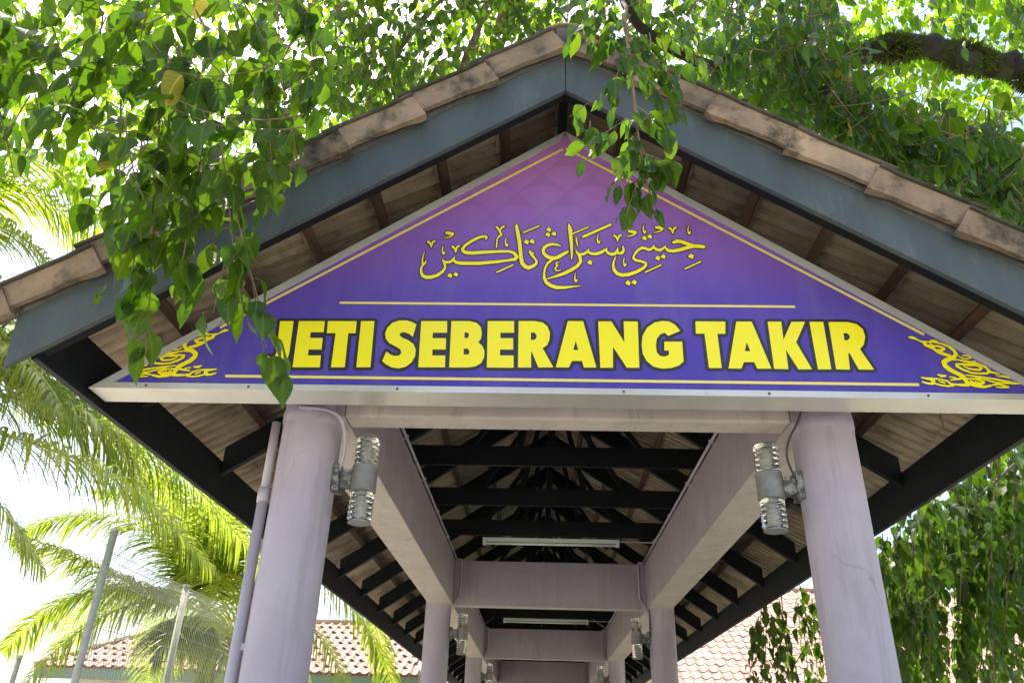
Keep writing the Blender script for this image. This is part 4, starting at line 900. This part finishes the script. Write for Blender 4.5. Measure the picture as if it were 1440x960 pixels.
def palm(label, crown, foot, specs, nauto, seed, flen=3.4, tr0=.2, tr1=.13):
    t = thing('coconut_palm', label, 'palm tree', foot, 'coconut palms beside the fence'); crown = Vector(crown); foot = Vector(foot)
    P = [foot.lerp(crown, i / 10) + Vector((.08 * sin(i), 0, 0)) for i in range(11)]; P[0] = foot; P[-1] = crown
    o = G().tube(smooth_poly(P, 1), [tr0 * 1.3] + [tr0 + (tr1 - tr0) * i / 20 + (.008 if i % 2 else 0) for i in range(len(smooth_poly(P, 1)) - 1)], 14).build('trunk', M['palm_trunk'], t, smooth=True); o.matrix_parent_inverse = Matrix.Translation(foot).inverted()
    for i, sp in enumerate(specs):
        pts = [crown + (Vector(sp[1]) - crown).normalized() * .1] + [Vector(q) for q in sp[1:]] if sp[0] is None else sp
        frond(t, [crown] + [at(*q) for q in sp], seed + i)
    r = random.Random(seed)
    for i in range(nauto):
        a = 2 * pi * i / nauto + r.uniform(-.2, .2); el = r.uniform(.2, 1.1); d = Vector((cos(a), sin(a), 0)); pts = [crown]; v = d * cos(el) + Vector((0, 0, sin(el))); c = Vector(crown)
        for k in range(6): c = c + v * flen / 6; pts.append(Vector(c)); v = (v + Vector((0, 0, -.34))).normalized()
        frond(t, pts, seed + 50 + i, n=75)
    for i in range(6):
        a = i * 1.05; c = crown + Vector((cos(a) * .2, sin(a) * .2, -.22)); lp = lathe([(.02, -.13), (.09, -.08), (.12, 0), (.09, .09), (.03, .13)], 10)
        G().add([v + c for v in lp.V], lp.F).build('coconut', M['coconut'], t, smooth=True).matrix_parent_inverse = Matrix.Translation(foot).inverted()
    return t
c1 = at(288, 862, 13.5)
palm('small coconut palm behind the wire fence, sunlit yellow fronds drooping around it', c1, (c1.x + .5, c1.y + .2, 0), [
  [(250,775,13), (175,722,12.6), (75,725,12.2), (15,760,12)], [(225,838,13), (110,785,12.3), (30,755,11.8)], [(205,820,13), (85,838,12.5), (5,915,12.2)],
  [(285,770,13.6), (320,700,13.5), (390,690,13.5)], [(340,760,13.8), (430,745,14), (510,820,14), (545,940,14)], [(350,800,13), (450,800,12.5), (520,880,12), (560,980,12)],
  [(245,730,13.8), (190,690,14), (130,690,14)], [(250,880,12.6), (215,930,12.2)], [(310,900,12.8), (335,980,12.5)], [(300,740,12.6), (340,690,12), (400,720,11.6)],
  [(270,760,12.8),(250,690,12.2),(215,670,11.8)], [(320,790,12.6), (365,740,12), (420,800,11.6)]], 6, 200)
c2 = at(-230, 500, 8.6)
palm('taller coconut palm at left edge, long fronds reaching in below the roof eave', c2, (c2.x - .4, c2.y + .3, 0), [
  [(-60,545,8.6), (90,575,8.7), (240,640,8.9), (375,800,9.2)], [(-80,590,8.4), (60,625,8.3), (190,680,8.3), (300,800,8.4)], [(-90,500,8.8), (40,520,9), (140,590,9.2), (210,700,9.4)],
  [(-100,640,8.2), (0,700,8), (60,800,8)],
  [(-90,520,9.6), (60,535,9.8), (180,600,10), (250,720,10.2)], [(-60,470,9.2), (80,500,9.4), (200,560,9.8), (320,700,10.2)]], 8, 300)
c3 = at(-190, 430, 10.5)
palm('tall coconut palm at the far left, fan of fronds above the roof corner', c3, (c3.x - .5, c3.y, 0), [
  [(-80,310,10.3), (20,318,10.2), (85,390,10.1), (115,520,10)], [(-60,230,10.6), (60,215,10.6), (140,300,10.8), (180,420,11)], [(-90,360,10), (20,400,9.8), (80,500,9.7)], [(-100,420,10), (0,455,10), (60,560,10)],
  [(-60,280,11), (60,260,11.4), (150,380,11.6)]], 6, 400)

# ------------------------------------------------------------------ wire fence
FX = -4.5; FZ = 3.22
fen = thing('wire_fence', 'tall grey welded wire fence with rolled top edge running beside the palms', 'fence', (FX, 6, 0))
for i, (y, zt_) in enumerate(((4.15, 3.42), (6.12, FZ), (8.05, FZ), (9.98, FZ), (11.9, FZ))):
    G().tube([(0, y - 6, 0), (0, y - 6, zt_)], .038, 12).build('fence_post', M['steel'], fen, smooth=True)
    G().tube([(0, y - 6, zt_), (0, y - 6, zt_ + .025)], .043, 12).build('post_cap', M['steel'], fen, smooth=True)
for a, b in ((4.2, 6.07), (6.17, 8.0), (8.1, 9.93), (10.03, 11.85)):
    g = G(); n = int((b - a) / .055); prof = [(0, .9), (0, FZ - .25), (.09, FZ - .12), (0, FZ), (-.09, FZ - .12), (-.0, FZ - .25)]
    for i in range(n + 1):
        y = a + (b - a) * i / n - 6
        g.tube([(x, y, z) for x, z in prof], .0032, 3, cap=False)
    for z in [1.0 + .15 * k for k in range(14)]:
        g.tube([(.006, a - 6, z), (.006, b - 6, z)], .004, 4)
    for x, z in ((.09, FZ - .12), (0, FZ), (-.09, FZ - .12)): g.tube([(x, a - 6, z), (x, b - 6, z)], .004, 4)
    g.build('mesh_panel', M['steel'], fen)['kind'] = 'stuff'
q = at(27, 925, 11); t = thing('thin_pole', 'thin grey metal pole standing alone at the lower left edge', 'pole', (q.x, q.y, 0))
G().tube([(0, 0, 0), (0, 0, q.z)], .035, 10).build('shaft', M['steel'], t, smooth=True)
G().tube([(0, 0, q.z), (0, 0, q.z + .04)], .042, 10).build('cap', M['steel'], t, smooth=True)

# ------------------------------------------------------------------ houses with tiled roofs
def pan_tile():
    prof = [(0, .035), (.03, .048), (.06, .035), (.09, .010), (.13, 0), (.18, .006), (.215, .022)]; V = []; F = []; n = len(prof)
    for t in (0, .36):
        for x, h in prof: V.append((x, t, h + (.017 if t == 0 else 0)))
        for x, h in prof: V.append((x, t, h - .021 + (.017 if t == 0 else 0)))
    for i in range(n - 1):
        F += [(i, i + 1, 2 * n + i + 1, 2 * n + i), (n + i + 1, n + i, 3 * n + i, 3 * n + i + 1), (n + i, n + i + 1, i + 1, i)]
    F += [(n, 0, 2 * n, 3 * n), (n - 1, 2 * n - 1, 4 * n - 1, 3 * n - 1)]
    return V, F
PV, PF = pan_tile(); PV = [Vector(v) for v in PV]
def house(label, x0, x1, y0, ze, pitch, rows, hipL, hipR, wall_h, M_=M['house_tile']):
    """eave line from x0 to x1 at y0, roof rising to +y; hips at the ends where asked"""
    t = thing('house', label, 'house', ((x0 + x1) / 2, y0 + 3, 0)); o0 = Vector(t.location)
    cp, sp_ = cos(pitch), sin(pitch); R_ = Matrix.Rotation(pitch, 3, 'X'); me_ = mesh([R_ @ v for v in PV], PF, 'roof_tile'); me_.materials.append(M_)
    W_ = .222; Lr = .315; cells = []
    for r in range(rows):
        run = r * Lr * cp; xa = x0 + (run if hipL else 0); xb = x1 - (run if hipR else 0)
        for c in range(int((xb - xa) / W_)): cells.append((xa + c * W_, y0 + run, ze + r * Lr * sp_))
    def sc(q):
        v = Vector(q) - CC; z = v.dot(CF); x = 720 + FPX * v.dot(CR) / z; y = 480 - FPX * v.dot(CU) / z
        hid = (470 > x > 340 or 600 < x < 950 or 1175 < x < 1255 or y > 985 or y < 0 or x < -20 or x > 1460); return z + (1000 if hid else 0)
    cells.sort(key=sc); rest = G(); r2 = random.Random(2)
    for i, q in enumerate(cells):
        v = Vector(q) - o0 + Vector((0, r2.uniform(-.008, .008), r2.uniform(0, .008)))
        if i < 296: link('roof_tile', me_, None, t).location = v
        else: b = len(rest.V); rest.V += [vv.co + v for vv in me_.vertices]; rest.F += [tuple(b + k for k in f) for f in PF]
    tag(link('more_roof_tiles', mesh(rest.V, rest.F, 'more_roof_tiles'), M_, t), kind='stuff')
    top = rows * Lr; yr = y0 + top * cp; zr = ze + top * sp_
    xa = x0 + (top * cp if hipL else 0); xb = x1 - (top * cp if hipR else 0)
    def W2(L_): return [Vector(v) - o0 for v in L_]
    # roof deck below the tiles, back slope and hips
    back = 2 * yr - y0
    G().add(W2([(x0, y0, ze - .03), (x1, y0, ze - .03), (xb, yr, zr - .03), (xa, yr, zr - .03), (x0, back, ze - .03), (x1, back, ze - .03)]), [(0, 1, 2, 3), (3, 2, 5, 4), (0, 3, 4), (1, 5, 2), (0, 4, 5, 1)]).build('roof', M['house_tile'], t)
    def caps(a, b):
        a, b = Vector(a), Vector(b); n = int((b - a).length / .33)
        for i in range(n):
            p, q_ = a.lerp(b, i / n), a.lerp(b, (i + 1.12) / n); g = G(); g.tube([p - o0, q_ - o0], [.10, .08], 8); g.build('ridge_tile', M_, t, smooth=False)
    caps((xa, yr, zr + .02), (xb, yr, zr + .02))
    if hipL: caps((x0, y0, ze + .02), (xa, yr, zr + .02))
    if hipR: caps((x1, y0, ze + .02), (xb, yr, zr + .02))
    G().box(*[c for c in (x0 - o0.x + .02, x1 - o0.x - .02)], y0 - o0.y + .02, y0 - o0.y + .05, ze - .25, ze - .035).build('fascia_board', M['fascia'], t)
    G().box(x0 - o0.x + .7, x1 - o0.x - .7, y0 - o0.y + .75, back - o0.y - .75, 0, ze - .02).build('wall', M['house_wall'], t)
    for k in range(int((x1 - x0 - 2) / 3)):
        xw = x0 - o0.x + 1.8 + k * 3
        f = G().box(xw, xw + 1.3, y0 - o0.y + .70, y0 - o0.y + .76, 1.0, 2.2).build('window', M['white_paint'], t); G().box(xw + .08, xw + 1.22, y0 - o0.y + .69, y0 - o0.y + .70 - .002, 1.08, 2.12).build('pane', M['window_dark'], f)
    return t
qL = at(48, 935, 17.5); qLr = onY(245, 715, qL.y + 4.2)
house('low house with sunlit red clay tile hip roof behind the palm at lower left', qL.x, -2.75, qL.y, qL.z, radians(29), 9, True, False, 2.6)
qR = at(1250, 1005, 15.0)
house('house with broad pale red tiled roof behind the foliage at right', 2.6, 15.5, qR.y, qR.z, radians(30), 21, False, False, 2.6)
